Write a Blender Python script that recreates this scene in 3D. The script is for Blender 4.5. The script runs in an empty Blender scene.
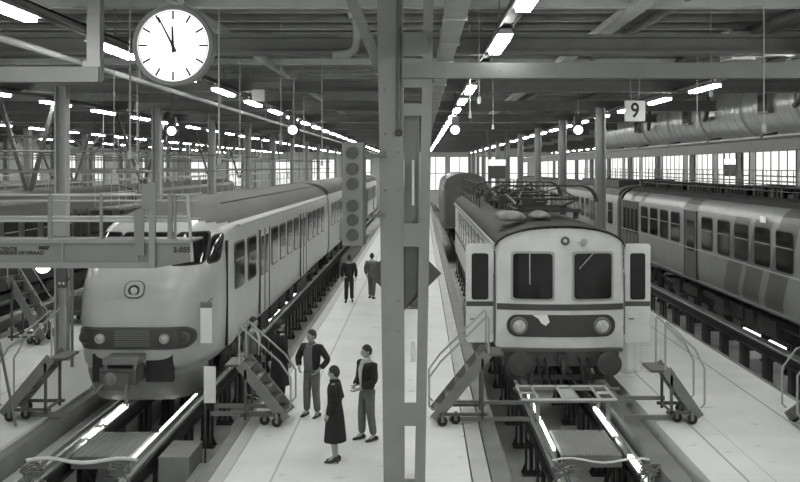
import bpy, bmesh, math, random
from mathutils import Vector, Matrix
random.seed(7)
S = bpy.context.scene
C = S.collection
PI = math.pi

# ------------------------------------------------------------------ materials
def tint(v):
    return (v * .975, v, v * .965, 1)

def mat(name, v, rough=.6, metal=0., amp=.12, scale=3., bump=0., bscale=40., spec=.5, stretch=None):
    m = bpy.data.materials.new(name); m.use_nodes = True
    nt = m.node_tree; b = nt.nodes['Principled BSDF']
    b.inputs['Roughness'].default_value = rough
    b.inputs['Metallic'].default_value = metal
    b.inputs['Specular IOR Level'].default_value = spec
    tc = nt.nodes.new('ShaderNodeTexCoord')
    mp = nt.nodes.new('ShaderNodeMapping')
    if stretch: mp.inputs['Scale'].default_value = stretch
    nt.links.new(tc.outputs['Object'], mp.inputs['Vector'])
    n = nt.nodes.new('ShaderNodeTexNoise'); n.inputs['Scale'].default_value = scale
    n.inputs['Detail'].default_value = 5
    nt.links.new(mp.outputs[0], n.inputs['Vector'])
    r = nt.nodes.new('ShaderNodeValToRGB')
    r.color_ramp.elements[0].position = .3; r.color_ramp.elements[1].position = .7
    r.color_ramp.elements[0].color = tint(v * (1 - amp)); r.color_ramp.elements[1].color = tint(min(1, v * (1 + amp)))
    nt.links.new(n.outputs['Fac'], r.inputs[0]); nt.links.new(r.outputs[0], b.inputs['Base Color'])
    if bump:
        n2 = nt.nodes.new('ShaderNodeTexNoise'); n2.inputs['Scale'].default_value = bscale
        nt.links.new(mp.outputs[0], n2.inputs['Vector'])
        bp = nt.nodes.new('ShaderNodeBump'); bp.inputs['Strength'].default_value = bump
        bp.inputs['Distance'].default_value = .02
        nt.links.new(n2.outputs['Fac'], bp.inputs['Height']); nt.links.new(bp.outputs[0], b.inputs['Normal'])
    return m

def emit(name, v, strength):
    m = bpy.data.materials.new(name); m.use_nodes = True
    b = m.node_tree.nodes['Principled BSDF']
    b.inputs['Base Color'].default_value = tint(v)
    b.inputs['Emission Color'].default_value = (1, 1, .98, 1)
    b.inputs['Emission Strength'].default_value = strength
    return m

M = dict(
    body_l=mat('cream paint', .43, .28, amp=.07, scale=1.5),
    roof_l=mat('roof grey paint', .10, .75, amp=.18, scale=1.2, stretch=(1, .3, 1)),
    white=mat('white enamel paint', .60, .4, amp=.10, scale=2.2),
    body_r=mat('silver paint', .24, .35, amp=.08, scale=1.5),
    roofband=mat('bare metal cantrail', .26, .4, metal=.2, amp=.1, scale=1.5),
    roof_c=mat('tarred roof canvas', .02, .75, amp=.45, scale=2.5, bump=.3, bscale=12),
    stripe=mat('dark stripe paint', .055, .4, amp=.15),
    band=mat('dark lamp band', .04, .35, amp=.15),
    glass=mat('dark window glass', .012, .08, amp=.5, scale=.8, spec=.22),
    bufferpaint=mat('greasy buffer steel', .045, .5, amp=.3, scale=5),
    black=mat('black rubber', .012, .6, amp=.2),
    dark=mat('grimy underframe steel', .03, .55, amp=.5, scale=4),
    darker=mat('dark post paint', .035, .5, amp=.3, scale=2),
    rail=mat('polished rail steel', .85, .33, metal=1., amp=.1, scale=2, stretch=(1, .2, 1)),
    steel=mat('grey painted steel', .17, .5, amp=.10, scale=2),
    steel_l=mat('light grey painted steel', .34, .5, amp=.10, scale=2),
    steel_d=mat('dark grey painted steel', .085, .5, amp=.15, scale=2),
    column=mat('column paint', .215, .55, amp=.07, scale=1.6),
    duct=mat('galvanised duct', .50, .34, metal=.35, amp=.12, scale=1.2, stretch=(1, 3, 1)),
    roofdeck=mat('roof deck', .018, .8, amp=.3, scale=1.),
    purlin=mat('purlin', .30, .7, amp=.15),
    beam=mat('roof beam paint', .12, .6, amp=.15),
    beam_l=mat('light roof beam paint', .42, .6, amp=.1),
    wall=mat('wall paint', .5, .8, amp=.06),
    pit=mat('pit concrete', .45, .8, amp=.25, scale=1.),
    strip_l=mat('light kerb plate', .52, .55, amp=.08, scale=1.5),
    strip_d=mat('grey kerb plate', .20, .6, amp=.15, scale=1.5),
    skin=mat('skin', .34, .5, amp=.05),
    hair=mat('dark hair', .025, .6, amp=.3, scale=30),
    cloth_d=mat('dark wool', .02, .9, amp=.25, scale=8, bump=.3, bscale=120),
    cloth_m=mat('grey cloth', .13, .9, amp=.15, scale=8, bump=.3, bscale=120),
    cloth_l=mat('light cotton', .5, .9, amp=.1, scale=8),
    shoe=mat('shoe leather', .02, .4, amp=.2),
    eye=mat('eye', .03, .3, amp=.1),
    cloth_s=mat('canvas sack', .22, .9, amp=.3, scale=4, bump=.4, bscale=14),
    paper=mat('white paper', .8, .8, amp=.03),
    ink=mat('black ink', .01, .6, amp=.1),
    clockface=emit('clock face', .85, .75),
    lens=mat('lamp lens', .5, .12, amp=.25, scale=20),
    tube=emit('fluorescent tube', .9, 36.),
    globe=emit('signal lamp glass', .9, 6.),
    window=emit('daylight window', .6, .62),
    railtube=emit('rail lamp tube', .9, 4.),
    pittube=emit('pit lamp tube', .9, 9.),
)

# floor with expansion joints and wear
def floor_material():
    m = mat('painted concrete floor', .76, .5, amp=.06, scale=.9, bump=.05, bscale=30)
    nt = m.node_tree; b = nt.nodes['Principled BSDF']
    ramp = [n for n in nt.nodes if n.type == 'VALTORGB'][0]
    geo = nt.nodes.new('ShaderNodeNewGeometry')
    sep = nt.nodes.new('ShaderNodeSeparateXYZ'); nt.links.new(geo.outputs['Position'], sep.inputs[0])
    acc = None
    def add(sock):
        nonlocal acc
        if acc is None: acc = sock; return
        a = nt.nodes.new('ShaderNodeMath'); a.operation = 'MAXIMUM'
        nt.links.new(acc, a.inputs[0]); nt.links.new(sock, a.inputs[1]); acc = a.outputs[0]
    def line(sock, x0, hw, k):
        c = nt.nodes.new('ShaderNodeMath'); c.operation = 'COMPARE'
        nt.links.new(sock, c.inputs[0]); c.inputs[1].default_value = x0; c.inputs[2].default_value = hw
        mu = nt.nodes.new('ShaderNodeMath'); mu.operation = 'MULTIPLY'
        nt.links.new(c.outputs[0], mu.inputs[0]); mu.inputs[1].default_value = k; add(mu.outputs[0])
    for x0, hw, k in ((-2.4, .02, .45), (5.28, .022, .6), (5.72, .012, .35), (7.32, .022, .6), (-9.3, .02, .4), (-10.9, .02, .4)):
        line(sep.outputs['X'], x0, hw, k)
    md = nt.nodes.new('ShaderNodeMath'); md.operation = 'FRACT'
    dv = nt.nodes.new('ShaderNodeMath'); dv.operation = 'DIVIDE'; dv.inputs[1].default_value = 2.4
    nt.links.new(sep.outputs['Y'], dv.inputs[0]); nt.links.new(dv.outputs[0], md.inputs[0])
    line(md.outputs[0], .5, .004, .12)
    # scuffs
    n = nt.nodes.new('ShaderNodeTexNoise'); n.inputs['Scale'].default_value = 1.6; n.inputs['Detail'].default_value = 8
    mp = nt.nodes.new('ShaderNodeMapping'); mp.inputs['Scale'].default_value = (1.2, 2.2, 1)
    nt.links.new(geo.outputs['Position'], mp.inputs[0]); nt.links.new(mp.outputs[0], n.inputs['Vector'])
    r = nt.nodes.new('ShaderNodeMapRange'); r.inputs[1].default_value = .64; r.inputs[2].default_value = .72
    r.inputs[3].default_value = 0; r.inputs[4].default_value = .35
    nt.links.new(n.outputs['Fac'], r.inputs[0]); add(r.outputs[0])
    mx = nt.nodes.new('ShaderNodeMixRGB'); mx.inputs[2].default_value = tint(.12)
    nt.links.new(acc, mx.inputs[0]); nt.links.new(ramp.outputs[0], mx.inputs[1]); nt.links.new(mx.outputs[0], b.inputs['Base Color'])
    return m
M['floor'] = floor_material()

# side paint of the right hand train: slanted dark bands on the near coach
def striped_material():
    m = mat('silver paint with slanted bands', .20, .35, amp=.08, scale=1.5)
    nt = m.node_tree; b = nt.nodes['Principled BSDF']
    ramp = [n for n in nt.nodes if n.type == 'VALTORGB'][0]
    geo = nt.nodes.new('ShaderNodeTexCoord')
    sep = nt.nodes.new('ShaderNodeSeparateXYZ'); nt.links.new(geo.outputs['Object'], sep.inputs[0])
    # object origin is at world y=0: s = y + .42*(z-2)
    zz = nt.nodes.new('ShaderNodeMath'); zz.operation = 'MULTIPLY_ADD'; zz.inputs[1].default_value = .52
    nt.links.new(sep.outputs['Z'], zz.inputs[0]); nt.links.new(sep.outputs['Y'], zz.inputs[2])
    acc = None
    for c0, hw in ((27.53, .70), (29.43, .70), (31.2, .70)):
        c = nt.nodes.new('ShaderNodeMath'); c.operation = 'COMPARE'
        nt.links.new(zz.outputs[0], c.inputs[0]); c.inputs[1].default_value = c0; c.inputs[2].default_value = hw
        if acc is None: acc = c.outputs[0]
        else:
            a = nt.nodes.new('ShaderNodeMath'); a.operation = 'MAXIMUM'
            nt.links.new(acc, a.inputs[0]); nt.links.new(c.outputs[0], a.inputs[1]); acc = a.outputs[0]
    mx = nt.nodes.new('ShaderNodeMixRGB'); mx.inputs[2].default_value = tint(.075)
    nt.links.new(acc, mx.inputs[0]); nt.links.new(ramp.outputs[0], mx.inputs[1]); nt.links.new(mx.outputs[0], b.inputs['Base Color'])
    return m
M['striped'] = striped_material()

# ------------------------------------------------------------------ builders
def tag(o, label=None, cat=None, group=None, kind=None):
    if label: o['label'] = label
    if cat: o['category'] = cat
    if group: o['group'] = group
    if kind: o['kind'] = kind
    return o

def thing(name, label, cat, loc=(0, 0, 0), group=None):
    o = bpy.data.objects.new(name, None); C.objects.link(o); o.location = loc
    o.empty_display_size = .3
    return tag(o, label, cat, group)

def root_of(o):
    while o.parent: o = o.parent
    return o

def copy_tree(o, parent=None):
    c = o.copy(); C.objects.link(c); c.parent = parent
    for ch in list(o.children):
        copy_tree(ch, c)
    return c

class MB:
    def __init__(s): s.v = []; s.f = []; s.m = []; s.cm = 0
    def add(s, vs, fs):
        b = len(s.v); s.v += [tuple(p) for p in vs]
        for f in fs: s.f.append([i + b for i in f]); s.m.append(s.cm)
        return s
    def box(s, x0, x1, y0, y1, z0, z1):
        vs = [(x, y, z) for x in (x0, x1) for y in (y0, y1) for z in (z0, z1)]
        return s.add(vs, [(0, 1, 3, 2), (4, 6, 7, 5), (0, 4, 5, 1), (2, 3, 7, 6), (0, 2, 6, 4), (1, 5, 7, 3)])
    def cbox(s, c, d):
        return s.box(c[0]-d[0]/2, c[0]+d[0]/2, c[1]-d[1]/2, c[1]+d[1]/2, c[2]-d[2]/2, c[2]+d[2]/2)
    def frame(s, p, q):
        p, q = Vector(p), Vector(q); d = (q-p).normalized()
        a = Vector((0, 0, 1)) if abs(d.z) < .95 else Vector((0, 1, 0))
        x = d.cross(a).normalized(); y = x.cross(d).normalized()
        return p, q, d, x, y
    def bar(s, p, q, w, h):
        p, q, d, x, y = s.frame(p, q); vs = []
        for e in (p, q):
            for a, b in ((-1, -1), (1, -1), (1, 1), (-1, 1)): vs.append(e + x*a*w/2 + y*b*h/2)
        return s.add(vs, [(0, 1, 2, 3), (7, 6, 5, 4), (0, 4, 5, 1), (1, 5, 6, 2), (2, 6, 7, 3), (3, 7, 4, 0)])
    def tube(s, p, q, r, n=8, r2=None, cap=True):
        p, q, d, x, y = s.frame(p, q); r2 = r if r2 is None else r2; vs = []
        for e, rr in ((p, r), (q, r2)):
            for k in range(n):
                a = 2*PI*k/n; vs.append(e + x*math.cos(a)*rr + y*math.sin(a)*rr)
        fs = [(k, (k+1) % n, (k+1) % n+n, k+n) for k in range(n)]
        if cap: fs += [tuple(range(n-1, -1, -1)), tuple(range(n, 2*n))]
        return s.add(vs, fs)
    def path(s, pts, r, n=8):
        pts = [Vector(p) for p in pts]; rings = []; prev = None
        for i, p in enumerate(pts):
            d = (pts[min(i+1, len(pts)-1)] - pts[max(i-1, 0)]).normalized()
            if prev is None:
                a = Vector((0, 0, 1)) if abs(d.z) < .95 else Vector((0, 1, 0)); x = d.cross(a).normalized()
            else: x = (prev - d*prev.dot(d)).normalized()
            prev = x; y = x.cross(d)
            rings.append([p + x*math.cos(2*PI*k/n)*r + y*math.sin(2*PI*k/n)*r for k in range(n)])
        vs = [v for rg in rings for v in rg]; fs = []
        for i in range(len(pts)-1):
            for k in range(n): fs.append((i*n+k, i*n+(k+1) % n, (i+1)*n+(k+1) % n, (i+1)*n+k))
        fs += [tuple(range(n-1, -1, -1)), tuple(range((len(pts)-1)*n, len(pts)*n))]
        return s.add(vs, fs)
    def prism(s, poly, axis, a0, a1):
        # poly in the two other axes, extruded along axis
        def P(u, v, w): return {'x': (w, u, v), 'y': (u, w, v), 'z': (u, v, w)}[axis]
        n = len(poly); vs = [P(u, v, a0) for u, v in poly] + [P(u, v, a1) for u, v in poly]
        return s.add(vs, [tuple(range(n))[::-1], tuple(range(n, 2*n))] + [(k, (k+1) % n, (k+1) % n+n, k+n) for k in range(n)])
    def lathe(s, c, axis, prof, n=20):
        # prof: list of (distance along axis, radius)
        c = Vector(c); d = Vector(axis).normalized()
        a = Vector((0, 0, 1)) if abs(d.z) < .95 else Vector((0, 1, 0))
        x = d.cross(a).normalized(); y = x.cross(d); vs = []
        for t, r in prof:
            for k in range(n):
                an = 2*PI*k/n; vs.append(c + d*t + x*math.cos(an)*r + y*math.sin(an)*r)
        fs = []
        for i in range(len(prof)-1):
            for k in range(n): fs.append((i*n+k, i*n+(k+1) % n, (i+1)*n+(k+1) % n, (i+1)*n+k))
        fs += [tuple(range(n-1, -1, -1)), tuple(range((len(prof)-1)*n, len(prof)*n))]
        return s.add(vs, fs)
    def rings(s, rgs, cap=True):
        n = len(rgs[0]); vs = [v for r in rgs for v in r]; fs = []
        for i in range(len(rgs)-1):
            for k in range(n): fs.append((i*n+k, i*n+(k+1) % n, (i+1)*n+(k+1) % n, (i+1)*n+k))
        if cap: fs += [tuple(range(n-1, -1, -1)), tuple(range((len(rgs)-1)*n, len(rgs)*n))]
        return s.add(vs, fs)
    def grid(s, pts):
        # pts[i][j]
        m, n = len(pts), len(pts[0]); vs = [p for r in pts for p in r]
        return s.add(vs, [(i*n+j, i*n+j+1, (i+1)*n+j+1, (i+1)*n+j) for i in range(m-1) for j in range(n-1)])
    def build(s, name, mats, parent=None, smooth=False, loc=None, bevel=0):
        o0 = Vector((0, 0, 0))
        if parent is not None: o0 = root_of(parent).location
        elif loc is not None: o0 = Vector(loc)
        me = bpy.data.meshes.new(name)
        me.from_pydata([tuple(Vector(v)-o0) for v in s.v], [], s.f)
        if not isinstance(mats, (list, tuple)): mats = [mats]
        for m in mats: me.materials.append(M[m] if isinstance(m, str) else m)
        for p, mi in zip(me.polygons, s.m): p.material_index = mi
        bm = bmesh.new(); bm.from_mesh(me); bmesh.ops.recalc_face_normals(bm, faces=bm.faces)
        bm.to_mesh(me); bm.free()
        if smooth:
            for p in me.polygons: p.use_smooth = True
            me.set_sharp_from_angle(angle=math.radians(38))
        o = bpy.data.objects.new(name, me); C.objects.link(o)
        if parent is not None: o.parent = parent
        elif loc is not None: o.location = loc
        if bevel:
            b = o.modifiers.new('bevel', 'BEVEL'); b.width = bevel; b.segments = 2; b.limit_method = 'ANGLE'
        return o

def mesh_text(body, size, name, m, parent, loc, rot=(PI/2, 0, 0), depth=.004, align='CENTER', bold=0.):
    cu = bpy.data.curves.new(name, 'FONT'); cu.body = body; cu.size = size; cu.extrude = depth
    cu.align_x = align; cu.align_y = 'CENTER'; cu.offset = bold
    t = bpy.data.objects.new('tmp', cu); C.objects.link(t)
    dg = bpy.context.evaluated_depsgraph_get(); dg.update()
    me = bpy.data.meshes.new_from_object(t.evaluated_get(dg)); bpy.data.objects.remove(t)
    me.materials.clear(); me.materials.append(M[m])
    o = bpy.data.objects.new(name, me); C.objects.link(o); o.parent = parent
    o.location = Vector(loc) - root_of(parent).location if parent else loc
    o.rotation_euler = rot
    return o

def struct(mb, name, mats, **k):
    return tag(mb.build(name, mats, **k), kind='structure')

def rrect(t, rad):        # half extent shrink for rounded ends: t in [-1,1] -> scale of the other side
    return t

# a thin rounded panel on any surface S(s,t)->Vector, s in [s0,s1], t in [t0,t1]; cr = corner rounding as part of each half size
def patch(mb, Sf, s0, s1, t0, t1, crs, crt, off, th, n=16, m=6):
    front, back = [], []
    for i in range(n+1):
        # cosine spacing gives round ends
        a = -math.cos(PI*i/n); sc = (s0+s1)/2 + (s1-s0)/2*a
        e = abs(a); k = 1.
        if e > 1-crs:
            q = (e-(1-crs))/crs; k = 1-crt*(1-math.sqrt(max(0, 1-q*q)))
        rf, rb = [], []
        for j in range(m+1):
            b = (-1+2*j/m)*k; tc = (t0+t1)/2 + (t1-t0)/2*b
            p = Sf(sc, tc); h = 1e-3
            nrm = (Sf(sc+h, tc)-Sf(sc-h, tc)).cross(Sf(sc, tc+h)-Sf(sc, tc-h))
            nrm.normalize()
            rf.append(p + nrm*off); rb.append(p + nrm*(off-th))
        front.append(rf); back.append(rb)
    W = m+1; b0 = len(mb.v)
    vs = [p for r in front for p in r] + [p for r in back for p in r]
    K = (n+1)*W; fs = []
    for i in range(n):
        for j in range(m):
            fs.append((i*W+j, i*W+j+1, (i+1)*W+j+1, (i+1)*W+j)); fs.append((K+i*W+j, K+(i+1)*W+j, K+(i+1)*W+j+1, K+i*W+j+1))
        fs.append((i*W, (i+1)*W, K+(i+1)*W, K+i*W)); fs.append((i*W+m, K+i*W+m, K+(i+1)*W+m, (i+1)*W+m))
    for j in range(m):
        fs.append((j, K+j, K+j+1, j+1)); fs.append((n*W+j, n*W+j+1, K+n*W+j+1, K+n*W+j))
    mb.add(vs, fs)

# ------------------------------------------------------------------ the hall
XL, XR, Y0, Y1 = -36., 25., 2., 141.
ZR = 8.5
ORD = ['nearest', 'second', 'third', 'fourth', 'fifth', 'sixth', 'seventh', 'eighth', 'ninth', 'tenth', 'eleventh', 'twelfth', 'thirteenth', 'fourteenth', 'fifteenth', 'sixteenth', 'seventeenth', 'eighteenth', 'nineteenth', 'twentieth'] + ['%d%s' % (i, {1: 'st', 2: 'nd', 3: 'rd'}.get(i % 10, 'th')) for i in range(21, 40)]
def inframe(x, y, z):
    return 0 <= 420+950*x/y <= 800 and 0 <= 167+950*(5.05-z)/y <= 482
f = MB()
for a, b in ((-36, -28.2), (-24.6, -19.0), (-12.3, -7.55), (-3.15, .83), (4.67, 8.1), (14.6, 25)):
    f.box(a, b, Y0, Y1, -1.7, 0)
struct(f, 'floor', 'floor')
p = MB().box(XL, XR, Y0, Y1, -1.9, -1.72)
struct(p, 'floor', 'pit')
n_trim = [0]
def trim(mb, m, **k):
    n_trim[0] += 1
    return struct(mb, 'trim_%d' % n_trim[0], m, **k)
YK = 15.2
trim(MB().box(-3.42, -3.18, Y0, Y1, -1.7, -.03), 'strip_l')
trim(MB().box(-3.66, -3.45, Y0, Y1, -1.7, -.06), 'strip_d')
trim(MB().box(.86, 1.15, Y0, Y1, -1.7, -.03), 'strip_l')
trim(MB().box(1.18, 1.50, Y0, Y1, -1.7, -.06), 'strip_d')
trim(MB().box(4.08, 4.44, Y0, Y1, -1.7, -.06), 'strip_d')
trim(MB().box(8.13, 8.3, Y0, Y1, -1.7, -.05), 'strip_d')
trim(MB().box(-7.52, -7.3, Y0, Y1, -1.7, -.05), 'strip_d')
trim(MB().box(-7.27, -7.02, Y0, Y1, -1.7, -.42), 'strip_l')

# ceiling: deck with transverse ribs
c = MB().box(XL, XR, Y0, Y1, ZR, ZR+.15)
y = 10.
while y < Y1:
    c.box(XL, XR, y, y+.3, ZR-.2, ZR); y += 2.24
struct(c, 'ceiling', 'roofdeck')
pl = MB(); y = 10.55
while y < Y1:
    pl.box(XL, XR, y, y+.16, ZR-.45, ZR-.36).box(XL, XR, y+.06, y+.10, ZR-.36, ZR-.2); y += 1.12
trim(pl, 'purlin')
# main transverse beams every nine metres, each with flanges
for k in range(14):
    y = 18.0 + 9*k
    for xa, xb in ((XL, 11.2), (13.9, XR)):
        trim(MB().box(xa, xb, y-.03, y+.03, 7.2, 7.5).box(xa, xb, y-.2, y+.2, 7.17, 7.23).box(xa, xb, y-.2, y+.2, 7.48, 7.54), 'beam')
for k in range(13):
    y = 16.3 + 9*k
    trim(MB().box(XL, 11.2, y-.12, y+.12, 7.78, 7.92), 'beam_l')
# longitudinal beams of the roof
trim(MB().box(-1.45, -1.2, Y0, Y1, 8.1, 8.28), 'beam_l')
trim(MB().box(3.55, 3.85, Y0, Y1, 7.72, 7.86), 'beam_l')
# walls
def window_wall(name, make, n):
    pass
w = MB().box(XL-.3, XL, Y0, Y1, -1.7, ZR); struct(w, 'wall_left', 'wall')
w = MB().box(XR, XR+.3, Y0, Y1, -1.7, ZR); struct(w, 'wall_right', 'wall')
w = MB().box(XL, XR, Y1, Y1+.3, -1.7, ZR); struct(w, 'wall_back', 'wall')
nw = [0]
def window(x0, x1, y0, y1, z0, z1, axis, div):
    nw[0] += 1
    g = MB().box(x0, x1, y0, y1, z0, z1)
    o = struct(g, 'window_%d' % nw[0], 'window')
    fr = MB(); t = .05
    if axis == 'y':      # wall runs along y
        s = 1 if x0 < 0 else -1; xa, xb = ((x1, x1+.06) if s > 0 else (x0-.06, x0))
        for k in range(div+1):
            yy = y0+(y1-y0)*k/div; fr.box(xa, xb, yy-t, yy+t, z0, z1)
        for zz in (z0, (z0+z1)/2, z1): fr.box(xa, xb, y0, y1, zz-t, zz+t)
    else:
        for k in range(div+1):
            xx = x0+(x1-x0)*k/div; fr.box(xx-t, xx+t, y0-.06, y0, z0, z1)
        for zz in (z0, (z0+z1)/2, z1): fr.box(x0, x1, y0-.06, y0, zz-t, zz+t)
    fr.build('window_frame', 'steel_d', o)
for k in range(12):
    y = 36+9*k
    window(XR-.02, XR-.002, y, y+7.6, 2.6, 6.2, 'y', 5)
for k in range(9):
    y = 60+9*k
    window(XL+.002, XL+.02, y, y+3.2, 3.4, 6.4, 'y', 3)
for k, x in enumerate((-34, -28.5, -22, -16, -10.6, -4.5)):
    window(x, x+3.3, Y1-.02, Y1-.002, 2.2, 6.2, 'x', 3)
for x in (.8, 4.4, 8.2, 13.0, 17.5, 21.5):
    window(x, x+3.0, Y1-.02, Y1-.002, 1.6, 6.6, 'x', 2)
# services above the wall windows on the right
# ------------------------------------------------------------------ columns
def column(x, y, w, label, group=None, m='column', base=0., arms=True):
    r = thing('column', label, 'column', (x, y, base), group)
    b = MB()
    b.box(x-w/2, x+w/2, y-.03, y+.03, base, 7.17)
    b.box(x-w/2, x-w/2+.05, y-.16, y+.16, base, 7.17).box(x+w/2-.05, x+w/2, y-.16, y+.16, base, 7.17)
    b.build('shaft', m, r)
    MB().box(x-w/2-.1, x+w/2+.1, y-.22, y+.22, base, base+.04).build('base_plate', m, r)
    if arms:
        for s in (-1, 1):
            MB().bar((x+s*w/2, y, 6.2), (x+s*1.1, y, 7.15), .1, .14).build('bracket', m, r)
    return r
col0 = None
for row, (x, ys, lab) in enumerate((
    (-9.42, [25+9*k for k in range(12)], 'grey steel column in the row beside the rounded-nose train'),
    (-21.5, [34+9*k for k in range(11)], 'grey steel column in the second row left of the rounded-nose train'),
    (-30.5, [52+9*k for k in range(9)], 'grey steel column in the row nearest the left wall'),
    (-.2, [34+9*k for k in range(11)], 'grey steel column in the row behind the big centre column'),
    (6.45, [34+9*k for k in range(11)], 'grey steel column in the row right of the white-fronted train'),
    (17.5, [43+9*k for k in range(10)], 'grey steel column in the row beyond the banded train'))):
    proto = None
    for k, y in enumerate(ys):
        if proto is None:
            proto = column(x, y, .30 if row == 0 else .34, lab, m='steel_l' if row == 0 else 'column', arms=(row in (1, 2, 5)), group='columns of row at ' + ['left platform', 'far left platform', 'left wall', 'centre platform', 'right platform', 'right wall'][row])
        else:
            q = copy_tree(proto); q.location.y = y
            q['label'] = lab + ', %s from the front' % ORD[k]
        if k == 0: proto['label'] = lab + ', nearest of its row'

# the big centre column, two flanged legs tied by plates
r = thing('centre_column', 'big grey riveted double-leg steel column in the middle foreground', 'column', (-.2, 15, 0))
k = 15/950
def X(px): return (px-420)*k
def Z(py): return 5.05-(py-167)*k
lg = MB()
def taperbox(mb, xa0, xb0, xa1, xb1, y0, y1, z0, z1):
    mb.add([(xa0, y0, z0), (xb0, y0, z0), (xb0, y1, z0), (xa0, y1, z0), (xa1, y0, z1), (xb1, y0, z1), (xb1, y1, z1), (xa1, y1, z1)],
           [(0, 1, 2, 3), (7, 6, 5, 4), (0, 4, 5, 1), (1, 5, 6, 2), (2, 6, 7, 3), (3, 7, 4, 0)])
taperbox(lg, X(384), X(404.5), X(377), X(403), 14.9, 14.94, 0, 8.1)
taperbox(lg, X(384), X(386.5), X(377), X(379.5), 14.94, 15.3, 0, 8.1)
taperbox(lg, X(402), X(404.5), X(400.5), X(403), 14.94, 15.3, 0, 8.1)
lg.build('left_leg', 'column', r)
rg = MB()
taperbox(rg, X(414.5), X(425), X(424), X(434), 14.9, 14.94, 0, 8.1)
taperbox(rg, X(422.5), X(425), X(431.5), X(434), 14.94, 15.3, 0, 8.1)
rg.build('right_leg', 'column', r)
for i, (ya, yb) in enumerate(((33, 57), (77, 88), (104, 116), (223, 246), (401, 424))):
    MB().box(X(403), X(428 if i < 3 else 426), 14.885, 14.9, Z(yb), Z(ya)).build('tie_plate', 'column', r)
MB().box(X(404), X(418), 15.1, 15.14, Z(224), Z(116)).build('web_plate', 'column', r)
MB().prism([(X(404.5), Z(247)), (X(419), Z(247)), (X(419), Z(290)), (X(404.5), Z(310))], 'y', 15.0, 15.03).build('gusset', 'steel_d', r)
MB().box(X(384), X(425), 14.9, 15.3, 0, .03).build('base_plate', 'column', r)
MB().tube((X(399), 14.86, Z(0)), (X(399), 14.86, Z(130)), .035).build('cable_pipe', 'steel_d', r)
MB().lathe((X(399), 14.8, Z(133)), (0, 1, 0), [(0, .05), (.08, .06)], 12).build('junction_box', 'dark', r)
MB().tube((X(413), 14.87, Z(160)), (X(413), 14.87, Z(205)), .02).tube((X(413), 14.87, Z(340)), (X(413), 14.87, Z(360)), .035).build('conduit', 'white', r)
rv = MB()
for yy in (90, 134, 152, 190, 300, 330, 371):
    for xx in (387, 400): rv.lathe((X(xx-1.5), 14.875, Z(yy)), (0, 1, 0), [(0, .008), (.025, .02)], 8)
rv.build('rivets', 'column', r)
MB().bar((X(350), 15.1, Z(-4)), (X(379), 15.1, Z(66)), .12, .17).build('brace', 'column', r)
# diamond hazard plate on the column
d = MB()
zc = Z(276); h = .60
d.prism([(X(404)-h, zc), (X(404), zc+h), (X(404)+h, zc), (X(404), zc-h)], 'y', 15.36, 15.38)
tag(d.build('diamond_sign', 'steel_d', loc=(X(404), 15.36, zc)), 'dark diamond-shaped plate fixed behind the big centre column', 'sign')

# cross beams beside the column
def hollow_beam(x0, x1, y, z0, z1, label):
    k = y/950
    r = thing('cross_beam', label, 'beam', ((x0+x1)/2, y, z0))
    MB().box(x0, x1, y-.02, y+.02, z0, z1).box(x0, x1, y, y+.2, z0, z0+.03).box(x0, x1, y, y+.2, z1-.03, z1).build('web', 'steel', r)
    return r
r = hollow_beam(X(402), 12.5, 14.82, Z(79), Z(64), 'long grey steel beam running right from the big centre column')
bb = MB()
for i in range(14): bb.lathe((.4+i*.85, 14.79, Z(71.5)), (0, 1, 0), [(0, .012), (.02, .02)], 8)
bb.build('bolts', 'steel', r)
kk = 14/950; X = lambda px: (px-420)*kk; Z = lambda py: 5.05-(py-167)*kk
r = hollow_beam(-10, X(103), 13.82, Z(83), Z(68), 'short grey steel beam at upper left ending at a hanging post')
MB().box(X(89), X(102), 13.9, 14.1, Z(80), 8.04).build('hanging_post', 'steel_l', r)
MB().box(X(86), X(104), 13.84, 13.9, Z(82), Z(62)).build('end_plate', 'steel_l', r)

# ------------------------------------------------------------------ rail tracks on posts
def track(xc, y0, y1, label, posts_to, girder=True):
    r = thing('rail_track', label, 'track', (xc, y0, -1.72))
    pm = None; z = -.25
    for s in (-1, 1):
        x = xc+s*.75
        MB().box(x-.036, x+.036, y0, y1, z-.04, z).box(x-.012, x+.012, y0, y1, z-.13, z-.04).box(x-.07, x+.07, y0, y1, z-.15, z-.13).build('rail', 'rail', r)
        MB().box(x-.12, x+.12, y0, y1, z-.2, z-.15).box(x-.02, x+.02, y0, y1, z-.42, z-.2).box(x-.12, x+.12, y0, y1, z-.45, z-.42).build('girder', 'darker', r)
        y = y0+.5
        while y < posts_to:
            if pm is None:
                b = MB()
                b.box(x-.03, x+.03, y-.12, y+.12, -1.72, z-.45)
                b.box(x-.13, x-.10, y-.12, y+.12, -1.72, z-.45).box(x+.10, x+.13, y-.12, y+.12, -1.72, z-.45)
                b.box(x-.2, x+.2, y-.18, y+.18, -1.72, -1.68)
                for q in (-1, 1):
                    b.prism([(x+q*.13, -1.68), (x+q*.22, -1.68), (x+q*.13, -1.45)], 'y', y-.02, y+.02)
                pm = b.build('post', 'darker', r); px0, py0 = x, y
            else:
                o = pm.copy(); C.objects.link(o); o.parent = r; o.location = (x-px0, y-py0, 0)
            y += 2.07
    return r
tl = track(-5.9, 16.3, 140, 'raised rails on dark posts under the rounded-nose train', 62)
tc = track(3.2, 16.3, 140, 'raised rails on dark posts under the white-fronted train', 62)
tr_ = track(11.35, 14, 140, 'raised rails on dark posts under the banded train at right', 66)
tfl = track(-15.6, 14, 140, 'raised rails on dark posts under the dark train at far left', 62)
track(-26.4, 30, 140, 'raised rails nearest the left wall', 60)

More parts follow.
